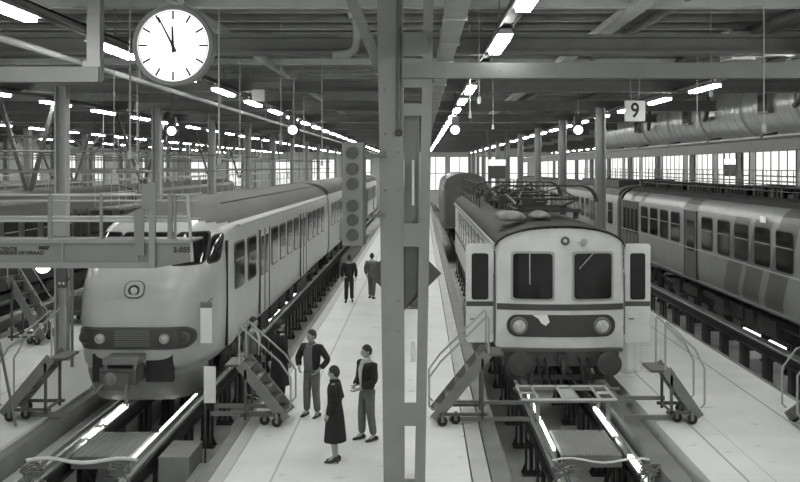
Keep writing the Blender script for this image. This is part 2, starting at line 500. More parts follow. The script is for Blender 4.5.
# ------------------------------------------------------------------ train pieces
def bogie(parent, xc, yc, name='bogie'):
    b = MB()
    for s in (-1, 1):
        x = xc+s*1.02
        b.box(x-.06, x+.06, yc-1.5, yc+1.5, .25, .5)
        for yy in (yc-1.15, yc+1.15):
            b.box(x-.11, x+.11, yy-.2, yy+.2, .05, .4)
            b.lathe((x, yy-.3, .3), (0, 0, 1), [(0, .09), (.3, .09)], 8).lathe((x, yy+.3, .3), (0, 0, 1), [(0, .09), (.3, .09)], 8)
    b.box(xc-1.0, xc+1.0, yc-.15, yc+.15, .3, .45)
    o = b.build(name, 'dark', parent)
    for yy in (yc-1.15, yc+1.15):
        w = MB()
        for s in (-1, 1):
            w.lathe((xc+s*.75, yy, .225), (1, 0, 0), [(-.06*s-.002, .47), (-.06*s+.002, .47)] if False else [(-.055, .47), (.055, .46)], 24)
        w.tube((xc-.8, yy, .225), (xc+.8, yy, .225), .08)
        w.build('wheelset', 'dark', o, smooth=True)
    return o

def underframe(parent, xc, y0, y1, seed):
    rnd = random.Random(seed); b = MB(); y = y0
    b.box(xc-.9, xc+.9, y0-3.5, y1+3.5, .62, .92)
    while y < y1:
        L = rnd.uniform(.7, 1.9)
        for s in (-1, 1):
            b.box(xc+s*.55, xc+s*(1.2+rnd.uniform(-.1, .08)), y, y+L, .62-rnd.uniform(.2, .55), .64)
        y += L+rnd.uniform(.2, .6)
    b.tube((xc-1.05, y0-3, .45), (xc-1.05, y1+3, .45), .04).tube((xc+1.05, y0-3, .45), (xc+1.05, y1+3, .45), .04)
    return b.build('underframe_equipment', 'dark', parent)

def side_window(root, sx, sgn, y0, y1, z0, z1, proto=None, split=.62):
    """window on a side at plane x=sx, outward direction sgn"""
    if proto is not None:
        o = copy_tree(proto[0], root); o.location.y = (y0-proto[1]); return proto
    Sf = (lambda s, t: Vector((sx, s, t))) if sgn > 0 else (lambda s, t: Vector((sx, -s, t)))
    a, b_ = (y0, y1) if sgn > 0 else (-y1, -y0)
    fr = MB(); patch(fr, Sf, a-.045, b_+.045, z0-.045, z1+.045, .25, .16, .012, .03, 14, 3)
    o = fr.build('window_frame', 'steel_d', root)
    g = MB(); patch(g, Sf, a, b_, z0, z1, .25, .16, .020, .01, 14, 3)
    g.build('pane', 'glass', o)
    zz = z0+(z1-z0)*split
    xa, xb = sorted((sx+sgn*.018, sx+sgn*.032))
    MB().box(xa, xb, y0, y1, zz-.02, zz+.02).build('glazing_bar', 'steel', o)
    return (o, y0)

def side_door(root, sx, sgn, y0, y1, z0, z1, m='steel_d', leaves=2, wz=(2.0, 3.1), light=False):
    xa, xb = sorted((sx-sgn*.02, sx+sgn*.015))
    o = MB().box(xa, xb, y0, y1, z0, z1).build('door', m, root)
    n = leaves; g = MB()
    for i in range(n):
        a = y0+(y1-y0)*(i+.22)/n; b_ = y0+(y1-y0)*(i+.78)/n
        x1_, x2_ = sorted((sx+sgn*.015, sx+sgn*.024)); g.box(x1_, x2_, a, b_, wz[0], wz[1])
    g.build('pane', 'glass', o)
    e = MB(); x1_, x2_ = sorted((sx+sgn*.0, sx+sgn*.03))
    for i in range(n+1):
        yy = y0+(y1-y0)*i/n; e.box(x1_, x2_, yy-.02, yy+.02, z0, z1)
    e.build('door_edge', 'black', o)
    return o

# loft body for coaches with a rounded front: rows of (z, halfwidth, front y)
def interp(rows, z, k):
    if z <= rows[0][0]: return rows[0][k]
    for a, b in zip(rows, rows[1:]):
        if z <= b[0]:
            t = (z-a[0])/(b[0]-a[0]); return a[k]+(b[k]-a[k])*t
    return rows[-1][k]

# ---- left train, rounded nose
XT = -5.9; YE = 46.3
rows = [(.82, 1.34, 19.75), (.95, 1.38, 19.62), (1.15, 1.40, 19.55), (1.5, 1.41, 19.50), (1.9, 1.42, 19.50), (2.3, 1.42, 19.56), (2.6, 1.42, 19.68),
        (2.85, 1.41, 19.86), (3.0, 1.40, 20.02), (3.15, 1.39, 20.2), (3.3, 1.375, 20.38), (3.45, 1.36, 20.58), (3.58, 1.34, 20.78), (3.7, 1.30, 20.98),
        (3.82, 1.22, 21.25), (3.94, 1.08, 21.6), (4.05, .90, 22.05), (4.14, .70, 22.6), (4.21, .48, 23.2), (4.26, .25, 23.9), (4.28, .02, 24.6)]
DN = 1.75; NN, NM = 6., 1.6
def nose(u, z):
    w_, yf = interp(rows, z, 1), interp(rows, z, 2)
    uu = max(-1.6, min(1.6, u)); a = min(abs(uu), 1)*PI/2
    t = math.sin(a); x = w_*t*(1 if uu >= 0 else -1)
    yy = yf + DN*(1-max(0, 1-t**NN)**(1/NM))
    if abs(uu) > 1: yy += (abs(uu)-1)*6
    return Vector((XT+x, yy, z))
def u_of(dx, z):
    w_ = interp(rows, z, 1); return math.copysign(math.asin(min(1, abs(dx)/w_))*2/PI, dx)
L = thing('train', 'cream electric train with rounded nose and pill-shaped lamp band behind the service gantry', 'train', (XT, 19.5, -.25))
zs = []
for a, b in zip(rows, rows[1:]):
    for i in range(3): zs.append(a[0]+(b[0]-a[0])*i/3)
zs.append(rows[-1][0])
NU = 80; G = []
for z in zs:
    row = [Vector((XT-interp(rows, z, 1), YE, z))]
    for i in range(NU+1): row.append(nose(-1+2*i/NU, z))
    row.append(Vector((XT+interp(rows, z, 1), YE, z))); G.append(row)
bm_ = MB(); rm_ = MB()
for i in range(len(zs)-1):
    for j in range(NU+2):
        q = [G[i][j], G[i][j+1], G[i+1][j+1], G[i+1][j]]
        cx = sum(v.x for v in q)/4-XT; cy = sum(v.y for v in q)/4; cz = zs[i]
        zb = 3.70
        if cy < 23 and 0 < j < NU+1: zb += .22*(1-min(1, abs(cx)/1.3)**2)
        (bm_ if cz < zb else rm_).add(q, [(0, 1, 2, 3)])
def weld(o, d=.0005):
    me = o.data; b = bmesh.new(); b.from_mesh(me); bmesh.ops.remove_doubles(b, verts=b.verts, dist=d)
    bmesh.ops.recalc_face_normals(b, faces=b.faces); b.to_mesh(me); b.free()
    for p in me.polygons: p.use_smooth = True
    me.set_sharp_from_angle(angle=math.radians(50))
    return o
# floor closing the shell
bm_.box(XT-1.30, XT+1.30, 21.4, YE, .80, .83)
bo = weld(bm_.build('body', 'body_l', L)); ro = weld(rm_.build('roof', 'roof_l', L))
MB().box(XT-1.3, XT+1.3, YE-.02, YE+.0, .85, 3.9).build('end_wall', 'steel_d', L)
g = MB()
for q in (-.75, -.25, .25, .75): g.box(XT+q*1.1-.02, XT+q*1.1+.02, 25.5, YE-.4, 4.02+.2*(1-abs(q)), 4.05+.2*(1-abs(q)))
# windscreens
cuts = [(-1.2, -.62), (-.56, -.03), (.03, .56), (.62, 1.2)]
for a, b in cuts:
    zm = 3.3; o = MB(); patch(o, nose, u_of(a-.03, zm), u_of(b+.03, zm), 2.96, 3.62, .3, .35, .012, .03, 14, 8)
    fo = o.build('windscreen', 'black', L, smooth=True)
    o = MB(); patch(o, nose, u_of(a, zm), u_of(b, zm), 2.99, 3.59, .3, .35, .022, .01, 14, 8)
    o.build('pane', 'glass', fo, smooth=True)
for s in (-1, 1):
    a, b = sorted((s*.72, s*.90))
    o = MB(); patch(o, nose, a-.012, b+.012, 2.93, 3.53, .5, .4, .012, .03, 14, 8); fo = o.build('cab_side_window', 'black', L, smooth=True)
    o = MB(); patch(o, nose, a, b, 2.96, 3.50, .5, .4, .022, .01, 14, 8); o.build('pane', 'glass', fo, smooth=True)
# lamp band
def nx(dx, z): return nose(u_of(dx, z) if abs(dx) < 1.4 else 1, z)
o = MB(); patch(o, nx, -1.2, 1.2, 1.30, 1.76, .19, .95, .03, .05, 40, 4); rim = o.build('lamp_band', 'steel_d', L, smooth=True)
o = MB(); patch(o, nx, -1.16, 1.16, 1.34, 1.72, .17, .95, .045, .02, 40, 4); o.build('lamp_band_panel', 'stripe', rim, smooth=True)
g = MB()
for i in range(8):
    z = 1.38+i*.043; g.add([], [])
    patch(g, nx, -.36, .36, z, z+.02, .02, .0, .06, .02, 8, 1)
g.build('grille', 'steel', rim)
for dx, rr, mm in ((-1.0, .13, 'band'), (-.66, .105, 'lens'), (.66, .105, 'lens'), (1.0, .13, 'band')):
    p = nx(dx, 1.53); o = MB().lathe(p+Vector((0, -.05, 0)), (0, -1, 0), [(-.15, rr), (.02, rr), (.03, rr*.9), (.02, rr*.82)], 20)
    h_ = o.build('headlight', 'steel_d' if mm == 'band' else 'steel_l', rim, smooth=True)
    if True:
        me = MB().lathe(p+Vector((0, -.055, 0)), (0, -1, 0), [(0, rr*.82), (.02, rr*.7), (.035, rr*.35), (.04, .01)], 20)
        lo = me.build('lens', mm, L, smooth=True)
# nose medallion lamp with shield-like rim
o = MB(); patch(o, nx, -.21, .21, 2.34, 2.68, .8, .7, .02, .04, 20, 6); me_ = o.build('medallion', 'steel_d', L, smooth=True)
o = MB(); patch(o, nx, -.185, .185, 2.36, 2.66, .8, .7, .03, .02, 20, 6); o.build('medallion_field', 'body_l', me_, smooth=True)
p = nx(0, 2.5); MB().lathe(p, (0, -1, 0), [(0, .115), (.06, .115), (.07, .09), (.06, .08)], 24).build('top_lamp', 'dark', me_, smooth=True)
MB().lathe(p+Vector((0, -.05, 0)), (0, -1, 0), [(0, .08), (.02, .07), (.03, .04), (.035, .01)], 20).build('lens', 'lens', me_, smooth=True)
# front opening, coupler and apron
p_ = nose(0, 1.0)
MB().box(XT-.85, XT-.42, 19.58, 20.3, .62, 1.20).build('buffer_recess', 'black', L)
MB().box(XT+.25, XT+.80, 19.58, 20.3, .62, 1.20).build('buffer_recess', 'black', L)
cp = MB().box(XT-.52, XT+.22, 19.0, 19.9, .68, 1.02).box(XT-.46, XT+.1, 18.9, 19.02, .60, .95).build('coupler', 'steel_d', L, bevel=.02)
MB().box(XT-.44, XT+.26, 18.95, 19.6, 1.09, 1.23).box(XT-.42, XT-.36, 19.0, 19.1, .98, 1.12).box(XT+.16, XT+.22, 19.0, 19.1, .98, 1.12).build('coupler_cover', 'steel', cp, bevel=.02)
MB().lathe((XT-.26, 18.92, .84), (0, -1, 0), [(0, .13), (.05, .13), (.08, .07), (.12, .05)], 18).build('coupler_face', 'steel', cp, smooth=True)
for hp_ in ([(XT+.05, 18.9, .72), (XT+.1, 18.7, .5), (XT+.12, 18.75, .32)], [(XT-.4, 18.95, .75), (XT-.5, 18.75, .6), (XT-.62, 18.9, .7)]): MB().path(hp_, .024).build('brake_hose', 'steel', cp)
ap = MB()
A = []
for i in range(25):
    t = -1+2*i/24; A.append([Vector((XT+1.30*t, 19.66+1.0*abs(t)**5, z_)) + Vector((-.10*t*dz, .3*dz, 0)) for z_, dz in ((.86, 0), (.7, 0), (.5, .25), (.3, .6), (.16, 1.))])
ap.grid(A); ao = ap.build('apron', 'steel', L, smooth=True)
so = ao.modifiers.new('s', 'SOLIDIFY'); so.thickness = .03
# side windows and doors on the right flank (x = XT+1.42) and the same on the left
sx = XT+1.425
for sgn in (1, -1):
    sx = XT+sgn*1.425
    pr = None
    for y0 in (23.0, 24.75, 28.7, 30.4, 32.1, 33.8, 38.0, 39.7, 41.4, 43.1):
        pr = side_window(L, sx, sgn, y0, y0+1.15, 2.12, 3.18, pr)
    side_door(L, sx, sgn, 26.5, 28.1, .95, 3.3, 'body_l', 2)
    side_door(L, sx, sgn, 35.5, 37.2, .95, 3.3, 'body_l', 2)
    xa, xb = sorted((sx-.03*sgn, sx+.02*sgn))
    MB().box(xa, xb, 22.05, 22.75, .9, 3.3).build('cab_door', 'body_l', L)
    MB().box(xa-.004, xb+.004, 22.0, 22.05, .9, 3.35).build('door_gap', 'black', L)
    xa, xb = sorted((sx-.05*sgn, sx+.03*sgn)); MB().box(xa, xb, 23.5, YE, 3.58, 3.63).build('gutter', 'steel_l', L)
underframe(L, XT, 28, 40, 3)
for y in (25.0, 43.0): bogie(L, XT, y)
g = MB().box(XT-.55, XT+.55, YE, YE+.5, 1.0, 3.7); g.build('gangway', 'black', L)
# ribs on the roof
g = MB()
for q in (-1, 1): g.path([(XT+q*.78, 24.5, 4.125), (XT+q*.78, 30, 4.125), (XT+q*.78, YE-.5, 4.125)], .02, 6)
g.build('roof_rail', 'roof_l', L)
# open windscreen wiper and number board
# second coach and third coach
def coach(xc, y0, y1, label, body, roof, hw=1.42, win=True, top=4.28, eaves=3.70, z0=.8, sides=(1, -1), name='carriage', frame_m='steel_d', spacing=1.7):
    r = thing(name, label, 'train', (xc, y0, -.25))
    prof = [(hw-.06, z0), (hw, 1.2), (hw, 3.3), (hw-.08, eaves)]
    b = MB(); poly = [(xc+x, z) for x, z in prof] + [(xc-x, z) for x, z in prof[::-1]]
    b.prism(poly, 'y', y0, y1); b.build('body', body, r, smooth=True)
    rp = [(hw-.06, eaves)]; n = 12
    for i in range(1, n):
        a = PI*i/n; rp.append((hw*.96*math.cos(a), eaves+(top-eaves)*math.sin(a)**.8))
    rp.append((-hw+.06, eaves))
    MB().prism([(xc+x, z) for x, z in rp], 'y', y0+.02, y1-.02).build('roof', roof, r, smooth=True)
    if win:
        for sgn in sides:
            pr = None; y = y0+1.2; i = 0
            while y+1.2 < y1-.6:
                if i in (3, 10): side_door(r, xc+sgn*hw, sgn, y-.1, y+1.3, .95, 3.3, body, 2)
                else: pr = side_window(r, xc+sgn*hw, sgn, y, y+1.15, 2.12, 3.18, pr)
                y += spacing; i += 1
    underframe(r, xc, y0+6.5, y1-6.5, int(y0))
    for y in (y0+3.5, y1-3.5): bogie(r, xc, y)
    return r
coach(XT, 46.9, 72.5, 'cream second carriage coupled behind the rounded-nose train', 'body_l', 'roof_l', sides=(1,))
coach(XT, 73.1, 98, 'cream rear carriage farthest away on the rounded-nose train track', 'body_l', 'roof_l', sides=(1,))

# ---- centre train, flat white front
XC = 3.2; YF = 21.5; HW = 1.45
def yfront(x): return YF + .22*(abs(x-XC)/HW)**2.2
def arch(x):
    t = min(1, abs(x-XC)/HW); return 3.28+.38*(1-t**2.3)**.62
T = thing('train', 'old train with flat white front, black tarred roof and two open cab doors', 'train', (XC, YF, -.25))
b = MB(); N = 40
fr = []; 
for i in range(N+1):
    x = XC-HW+2*HW*i/N; fr.append([Vector((x, yfront(x), z)) for z in (.92, 2.0, arch(x))])
b.grid(fr)
# sides, back, top of white shell
for s in (-1, 1):
    x = XC+s*HW; b.grid([[Vector((x, yfront(x), z)) for z in (.92, 3.28)], [Vector((x, 47, z)) for z in (.92, 3.28)]])
b.grid([[Vector((XC-HW, 47, .92)), Vector((XC-HW, 47, 3.28))], [Vector((XC+HW, 47, .92)), Vector((XC+HW, 47, 3.28))]])
b.grid([[Vector((XC-HW+2*HW*i/N, yy if yy > 22 else yfront(XC-HW+2*HW*i/N), .92)) for yy in (0, 47)] for i in range(N+1)])
weld(b.build('body', 'white', T))
b = MB(); A = []
for i in range(N+1):
    x = XC-(HW+.04)+2*(HW+.04)*i/N; t = min(1., abs(x-XC)/(HW+.04)); z = 3.27+.46*(1-t**2.3)**.62
    A.append([Vector((x, yfront(x)-.05, z-.05)), Vector((x, yfront(x)-.05, z)), Vector((x, yfront(x)+.2, z+.02)), Vector((x, 34, z+.05)), Vector((x, 47.05, z+.05))])
b.grid(A); rf = weld(b.build('roof', 'roof_c', T)); s_ = rf.modifiers.new('s', 'SOLIDIFY'); s_.thickness = .03
for s in (-1, 1):
    x = XC+s*(HW+.02); MB().box(x-.05, x+.05, 21.8, 47, 3.16, 3.30).build('gutter', 'steel_l', T, bevel=.015)
def FS(s, t): return Vector((s, yfront(s), t))
for i, (a, b_) in enumerate(((2.12, 3.00), (3.49, 4.35))):
    o = MB(); patch(o, FS, a-.05, b_+.05, 2.01, 3.14, .2, .12, .015, .04, 14, 3); fo = o.build('windscreen', 'steel_l', T, smooth=True)
    o = MB(); patch(o, FS, a, b_, 2.06, 3.09, .2, .12, .028, .012, 14, 3); o.build('pane', 'glass', fo, smooth=True)
MB().tube((2.48, YF-.04, 3.14), (2.48, YF-.06, 2.4), .014).build('wiper', 'steel_l', T)
MB().tube((3.95, YF-.04, 3.14), (3.6, YF-.04, 2.75), .012).build('wiper', 'steel_l', T)
o = MB(); patch(o, FS, XC-1.44, XC+1.44, 1.80, 1.94, .01, 0, .012, .03, 30, 1); o.build('waist_stripe', 'stripe', T)
o = MB(); patch(o, FS, XC-1.22, XC+1.24, 1.20, 1.70, .19, .95, .02, .04, 40, 4); lb = o.build('lamp_band', 'band', T, smooth=True)
for x in (2.25, 4.13):
    y_ = yfront(x)
    MB().lathe((x, y_, 1.45), (0, -1, 0), [(-.02, .20), (.07, .20), (.10, .17), (.09, .15)], 24).build('headlight', 'steel', lb, smooth=True)
    MB().lathe((x, y_-.08, 1.45), (0, -1, 0), [(0, .15), (.02, .13), (.035, .08), (.04, .01)], 24).build('lens', 'lens', T, smooth=True)
o = MB(); o.prism([(2.55, 1.70), (2.87, 1.72), (2.93, 1.55), (2.84, 1.46), (2.74, 1.52), (2.68, 1.62)], 'y', YF-.045, YF-.02)
o.build('paper_scrap', 'paper', T)
MB().lathe((3.28, YF, 3.38), (0, -1, 0), [(0, .10), (.05, .10), (.07, .07), (.06, .05)], 20).build('top_lamp', 'steel_d', T, smooth=True)
MB().lathe((3.28, YF-.05, 3.38), (0, -1, 0), [(0, .06), (.02, .03), (.022, .01)], 16).build('lens', 'lens', T, smooth=True)
MB().lathe((3.68, YF-.02, 3.36), (0, -1, 0), [(0, .05), (.16, .08), (.18, .075)], 16).tube((3.68, YF, 3.28), (3.68, YF-.12, 3.28), .03).build('horn', 'steel_l', T, smooth=True)
bf = MB().box(XC-1.3, XC+1.3, YF-.02, YF+.3, .55, .90).build('buffer_beam', 'bufferpaint', T)
MB().box(XC-1.38, XC+1.38, YF-.04, YF+.1, .88, .95).build('sill', 'steel_d', T)
for s in (-1, 1):
    x = XC+s*.99
    bu = MB().lathe((x, YF-.02, .70), (0, -1, 0), [(0, .16), (.25, .14), (.25, .09), (.48, .09)], 20).build('buffer', 'dark', T, smooth=True)
    MB().lathe((x, YF-.48, .70), (0, -1, 0), [(0, .12), (.01, .27), (.04, .27), (.06, .2), (.065, .01)], 28).build('buffer_face', 'bufferpaint', bu, smooth=True)
cp = MB().path([(XC, YF-.02, .7), (XC, YF-.3, .7), (XC, YF-.36, .55), (XC, YF-.3, .4)], .05).box(XC-.1, XC+.1, YF-.2, YF, .6, .85).build('coupling_hook', 'dark', T)
for dx in (-.55, -.38, .4, .58):
    MB().path([(XC+dx, YF-.03, .72), (XC+dx, YF-.2, .66), (XC+dx+.03, YF-.25, .4), (XC+dx+.08, YF-.15, .22), (XC+dx+.14, YF-.05, .35)], .028).build('brake_hose', 'black', T)
# open cab doors
for s in (-1, 1):
    xa, xb = ((1.06, 1.70) if s < 0 else (4.72, 5.32))
    dz0, dz1 = 1.0, 3.28; yy = 21.95
    DS = lambda a, t: Vector((a, yy, t))
    o = MB(); patch(o, DS, xa, xb, dz0, dz1, .25, .06, .02, .05, 12, 3); do = o.build('cab_door', 'white', T, smooth=True)
    o = MB(); patch(o, DS, xa+.13, xb-.12, 1.99, 3.06, .3, .1, .03, .01, 12, 3); o.build('pane', 'glass', do, smooth=True)
    MB().box(xa+.01, xb-.01, yy-.028, yy-.018, 1.84, 1.95).build('waist_stripe', 'stripe', do)
    MB().tube((xa+.09, yy-.05, 1.55), (xa+.22, yy-.05, 1.55), .015).build('handle', 'steel_d', do)
    hx = xb if s < 0 else xa
    MB().tube((hx, yy, 1.3), (hx, yy, 1.4), .02).tube((hx, yy, 2.5), (hx, yy, 2.6), .02).build('hinge', 'steel', do)
    # dark doorway in the side
    x1_, x2_ = sorted((XC+s*(HW-.02), XC+s*(HW+.012)))
    MB().box(x1_, x2_, 22.05, 22.7, .98, 3.1).build('doorway', 'black', T)
    x1_, x2_ = sorted((XC+s*(HW), XC+s*(HW+.05)))
    MB().tube((XC+s*(HW+.05), 21.85, 1.2), (XC+s*(HW+.05), 21.85, 2.6), .018).build('grab_rail', 'steel', T)
    pr = None
    for y0 in (24.0, 26.0, 28.0, 30.0, 32.0, 34.0, 36.0, 38.0, 40.0, 42.0):
        pr = side_window(T, XC+s*HW, s, y0, y0+1.2, 2.06, 3.0, pr)
    x1_, x2_ = sorted((XC+s*(HW-.01), XC+s*(HW+.012)))
    MB().box(x1_, x2_, 22.8, 46.9, 1.8, 1.94).build('waist_stripe', 'stripe', T)
underframe(T, XC, 29, 40, 9)
for y in (25.0, 43.5): bogie(T, XC, y)
# brake gear around the front of the running gear
b = MB()
for s in (-1, 1):
    b.box(XC+s*.62-.05, XC+s*.62+.05, 22.0, 22.3, -.1, .6)
    b.box(XC+s*1.05-.12, XC+s*1.05+.12, 22.1, 22.6, .2, .5)
b.box(XC-1.1, XC+1.1, 22.1, 22.2, .1, .22)
b.build('brake_gear', 'dark', T)
# roof equipment
def pantograph(parent, yc):
    z = 3.95; o = MB()
    for s in (-1, 1): o.bar((XC+s*.75, yc-1.2, z), (XC+s*.75, yc+1.2, z), .09, .09)
    for q in (-1.2, -.4, .4, 1.2): o.bar((XC-.85, yc+q, z), (XC+.85, yc+q, z), .09, .09)
    for s in (-1, 1):
        for q in (-1.1, 1.1): o.lathe((XC+s*.75, yc+q, 3.74), (0, 0, 1), [(0, .08), (.05, .08), (.06, .05), (.1, .09), (.12, .05), (.16, .09), (.18, .05)], 12)
    base = o.build('pantograph', 'dark', parent)
    a = MB()
    for s in (-1, 1):
        a.tube((XC+s*.6, yc-.3, z+.05), (XC+s*.75, yc+1.5, z+.30), .035).tube((XC+s*.6, yc+.3, z+.05), (XC+s*.75, yc-1.5, z+.30), .035)
        a.tube((XC+s*.75, yc+1.5, z+.30), (XC+s*.45, yc+.1, z+.55), .025).tube((XC+s*.75, yc-1.5, z+.30), (XC+s*.45, yc-.1, z+.55), .025)
    a.tube((XC-.75, yc+1.5, z+.3), (XC+.75, yc+1.5, z+.3), .025).tube((XC-.75, yc-1.5, z+.3), (XC+.75, yc-1.5, z+.3), .025)
    a.tube((XC-.75, yc-1.5, z+.3), (XC+.45, yc-.1, z+.55), .015).tube((XC+.75, yc-1.5, z+.3), (XC-.45, yc-.1, z+.55), .015)
    a.build('arm_frame', 'dark', base)
    h = MB()
    for q in (-.16, .16):
        pts = []
        for i in range(9):
            t = i/8*PI/2; pts.append((XC-1.05-.42*math.sin(t), yc+q, z+.60-.42*(1-math.cos(t))))
        for sgn in (1, -1):
            h.path([(XC+(p_[0]-XC)*sgn, p_[1], p_[2]) for p_ in pts], .03, 6)
        h.bar((XC-1.05, yc+q, z+.60), (XC+1.05, yc+q, z+.60), .06, .05)
    h.build('collector_head', 'dark', base)
pantograph(T, 25.2); pantograph(T, 31.5)
b = MB(); rnd = random.Random(4)
for i in range(16):
    y = 27+rnd.random()*17; x = XC+rnd.uniform(-.9, .9); L_ = rnd.uniform(.3, .8); h = rnd.uniform(.1, .42)
    MB().box(x, x+L_*.6, y, y+L_, 3.74, 3.76+h).build('roof_box', 'dark', T, bevel=.02)
b = MB()
for s in (-1, 1):
    for z in (3.85, 4.15, 4.45):
        b.tube((XC+s*1.1+.1*(z-3.85), 33.5, z), (XC+s*1.1+.1*(z-3.85), 46, z), .02, 6)
    for i in range(8): b.tube((XC+s*1.1, 33.5+i*1.75, 3.6), (XC+s*1.15, 33.5+i*1.75, 4.5), .02, 6)
for i in range(8): b.lathe((XC+((i % 4)-1.5)*.5, 34+i*1.4, 3.75), (0, 0, 1), [(0, .1), (.08, .06), (.1, .12), (.2, .06), (.22, .12), (.34, .06), (.4, .08)], 10)
b.build('roof_railing', 'dark', T)
# sacks on the roof, one lumpy bundle each
def lump(name, c, r, seed, m='cloth_s'):
    bm = bmesh.new(); bmesh.ops.create_icosphere(bm, subdivisions=4, radius=1)
    rnd = random.Random(seed); ks = [(Vector((rnd.uniform(-1, 1), rnd.uniform(-1, 1), rnd.uniform(-1, 1))).normalized()*rnd.uniform(2, 6), rnd.uniform(0, 6)) for _ in range(9)]
    for v in bm.verts:
        d_ = 1+sum(math.sin(v.co.dot(k_)+p_) for k_, p_ in ks)*.035
        v.co = Vector((v.co.x*r[0]*d_, v.co.y*r[1]*d_, max(v.co.z, -.45)*r[2]*d_))
        v.co.z += .45*r[2]
    me = bpy.data.meshes.new(name); bm.to_mesh(me); bm.free(); me.materials.append(M[m])
    for p_ in me.polygons: p_.use_smooth = True
    o = bpy.data.objects.new(name, me); C.objects.link(o); o.location = c; return o
tag(lump('canvas_sack', (2.2, 23.1, 3.765), (.38, .6, .16), 1), 'crumpled grey canvas bundle on the roof of the white-fronted train, left one', 'sack', 'bundles on the roof')
tag(lump('canvas_sack', (2.93, 23.4, 3.80), (.26, .45, .12), 2), 'smaller grey bundle right of the big one on the tarred roof', 'sack', 'bundles on the roof')

# wagon with an arched roof behind
W = coach(3.2, 66, 82, 'dark wagon with tall arched roof standing behind the white-fronted train', 'steel', 'steel_d', hw=1.6, win=False, top=4.65, eaves=3.55, name='wagon')
MB().box(1.75, 4.65, 65.96, 66.0, .9, 3.6).build('end_boards', 'steel_d', W)

# ---- right train with slanted bands
XRr = 11.35; HR = 1.4
R_ = thing('train', 'silver train with slanted dark bands and dark roof beyond the track 9 sign', 'train', (XRr, 0, -.25))
b = MB(); pf = [(HR-.10, .95), (HR, 1.25), (HR, 3.35), (HR-.03, 3.50)]
b.prism([(XRr+x, z) for x, z in pf]+[(XRr-x, z) for x, z in pf[::-1]], 'y', 18.5, 47.0)
b.build('body', 'striped', R_, smooth=True)
rb = [(HR-.03, 3.50), (HR-.10, 3.66), (HR-.24, 3.80), (HR-.42, 3.88)]
b = MB().prism([(XRr+x, z) for x, z in rb]+[(XRr-x, z) for x, z in rb[::-1]], 'y', 18.5, 46.6); b.build('cantrail', 'roofband', R_, smooth=True)
rt = [(HR-.42, 3.885), (HR-.6, 4.0), (.4, 4.1)]
b = MB().prism([(XRr+x, z) for x, z in rt]+[(XRr-x, z) for x, z in rt[::-1]], 'y', 18.5, 46.9); b.build('roof', 'roof_c', R_, smooth=True)
for (a, b_) in ((24.6, 26.3), (34.1, 35.9), (44.2, 44.9), (42.2, 42.9)):
    for s in (-1, 1):
        o = MB()
        x = XRr+s*HR
        o.add([(x-s*(.03-.012), a, 3.50), (x-s*(.03-.012), b_, 3.50), (x-s*.09, a, 3.67), (x-s*.09, b_, 3.67), (x-s*.23, a, 3.815), (x-s*.23, b_, 3.815), (x-s*.42, a, 3.90), (x-s*.42, b_, 3.90)],
              [(0, 1, 3, 2), (2, 3, 5, 4), (4, 5, 7, 6)])
        oo = o.build('cantrail_panel', 'stripe', R_)
for s in (-1, 1):
    pr = None
    for y0 in (19.8, 21.5, 23.3, 25.3, 27.0, 28.8, 30.5, 32.3, 36.4, 38.1, 39.8, 41.5):
        pr = side_window(R_, XRr+s*HR, s, y0, y0+1.22, 2.18, 3.28, pr, .6)
    side_door(R_, XRr+s*HR, s, 34.1, 35.7, 1.0, 3.45, 'stripe', 1)
    side_door(R_, XRr+s*HR, s, 43.3, 46.5, 1.0, 3.45, 'stripe', 4)
    x1_, x2_ = sorted((XRr+s*(HR-.0), XRr+s*(HR+.03)))
    MB().box(x1_, x2_, 18.5, 47, 2.06, 2.10).build('waist_bead', 'steel_l', R_)
    MB().box(x1_-.08*(s > 0), x2_+.08*(s < 0), 18.5, 47, .93, .99).build('sill', 'steel', R_)
# black end ring (gangway end)
b = MB()
pe = [(HR+.03, .95), (HR+.03, 3.5), (HR-.1, 3.75), (HR-.4, 3.97), (.4, 4.13)]
b.prism([(XRr+x, z) for x, z in pe]+[(XRr-x, z) for x, z in pe[::-1]], 'y', 46.9, 47.3); b.build('end_frame', 'black', R_)
underframe(R_, XRr, 27, 38, 5)
for y in (22.5, 43): bogie(R_, XRr, y)
b = MB(); rnd = random.Random(11)
y = 19
while y < 46:
    L_ = rnd.uniform(1., 3.); h = rnd.uniform(.12, .3)
    b.box(XRr-.45, XRr+.45, y, y+L_, 4.1, 4.1+h)
    for i in range(int(L_*3)): b.box(XRr-.52, XRr+.52, y+i/3., y+i/3.+.06, 4.12, 4.17+h)
    y += L_+rnd.uniform(.1, .6)
b.build('roof_equipment', 'dark', R_)
b = MB()
for s in (-.7, .7):
    for z in (4.32, 4.45): b.tube((XRr+s, 19, z), (XRr+s, 46, z), .02, 6)
    for i in range(14): b.tube((XRr+s, 19+i*2, 3.95), (XRr+s, 19+i*2, 4.45), .018, 6)
b.build('roof_conduits', 'dark', R_)
q = coach(XRr, 47.9, 74, 'pale silver carriage coupled beyond the banded train', 'body_r', 'roof_l', hw=1.4, sides=(-1,), top=4.15, eaves=3.6)
b = MB().box(XRr-1.1, XRr+1.1, 49, 60, 4.0, 4.35); b.build('roof_equipment', 'dark', q)
q = coach(XRr, 74.6, 99, 'pale carriage farthest along the right-hand track', 'body_r', 'roof_l', hw=1.4, sides=(-1,), top=4.15, eaves=3.6)
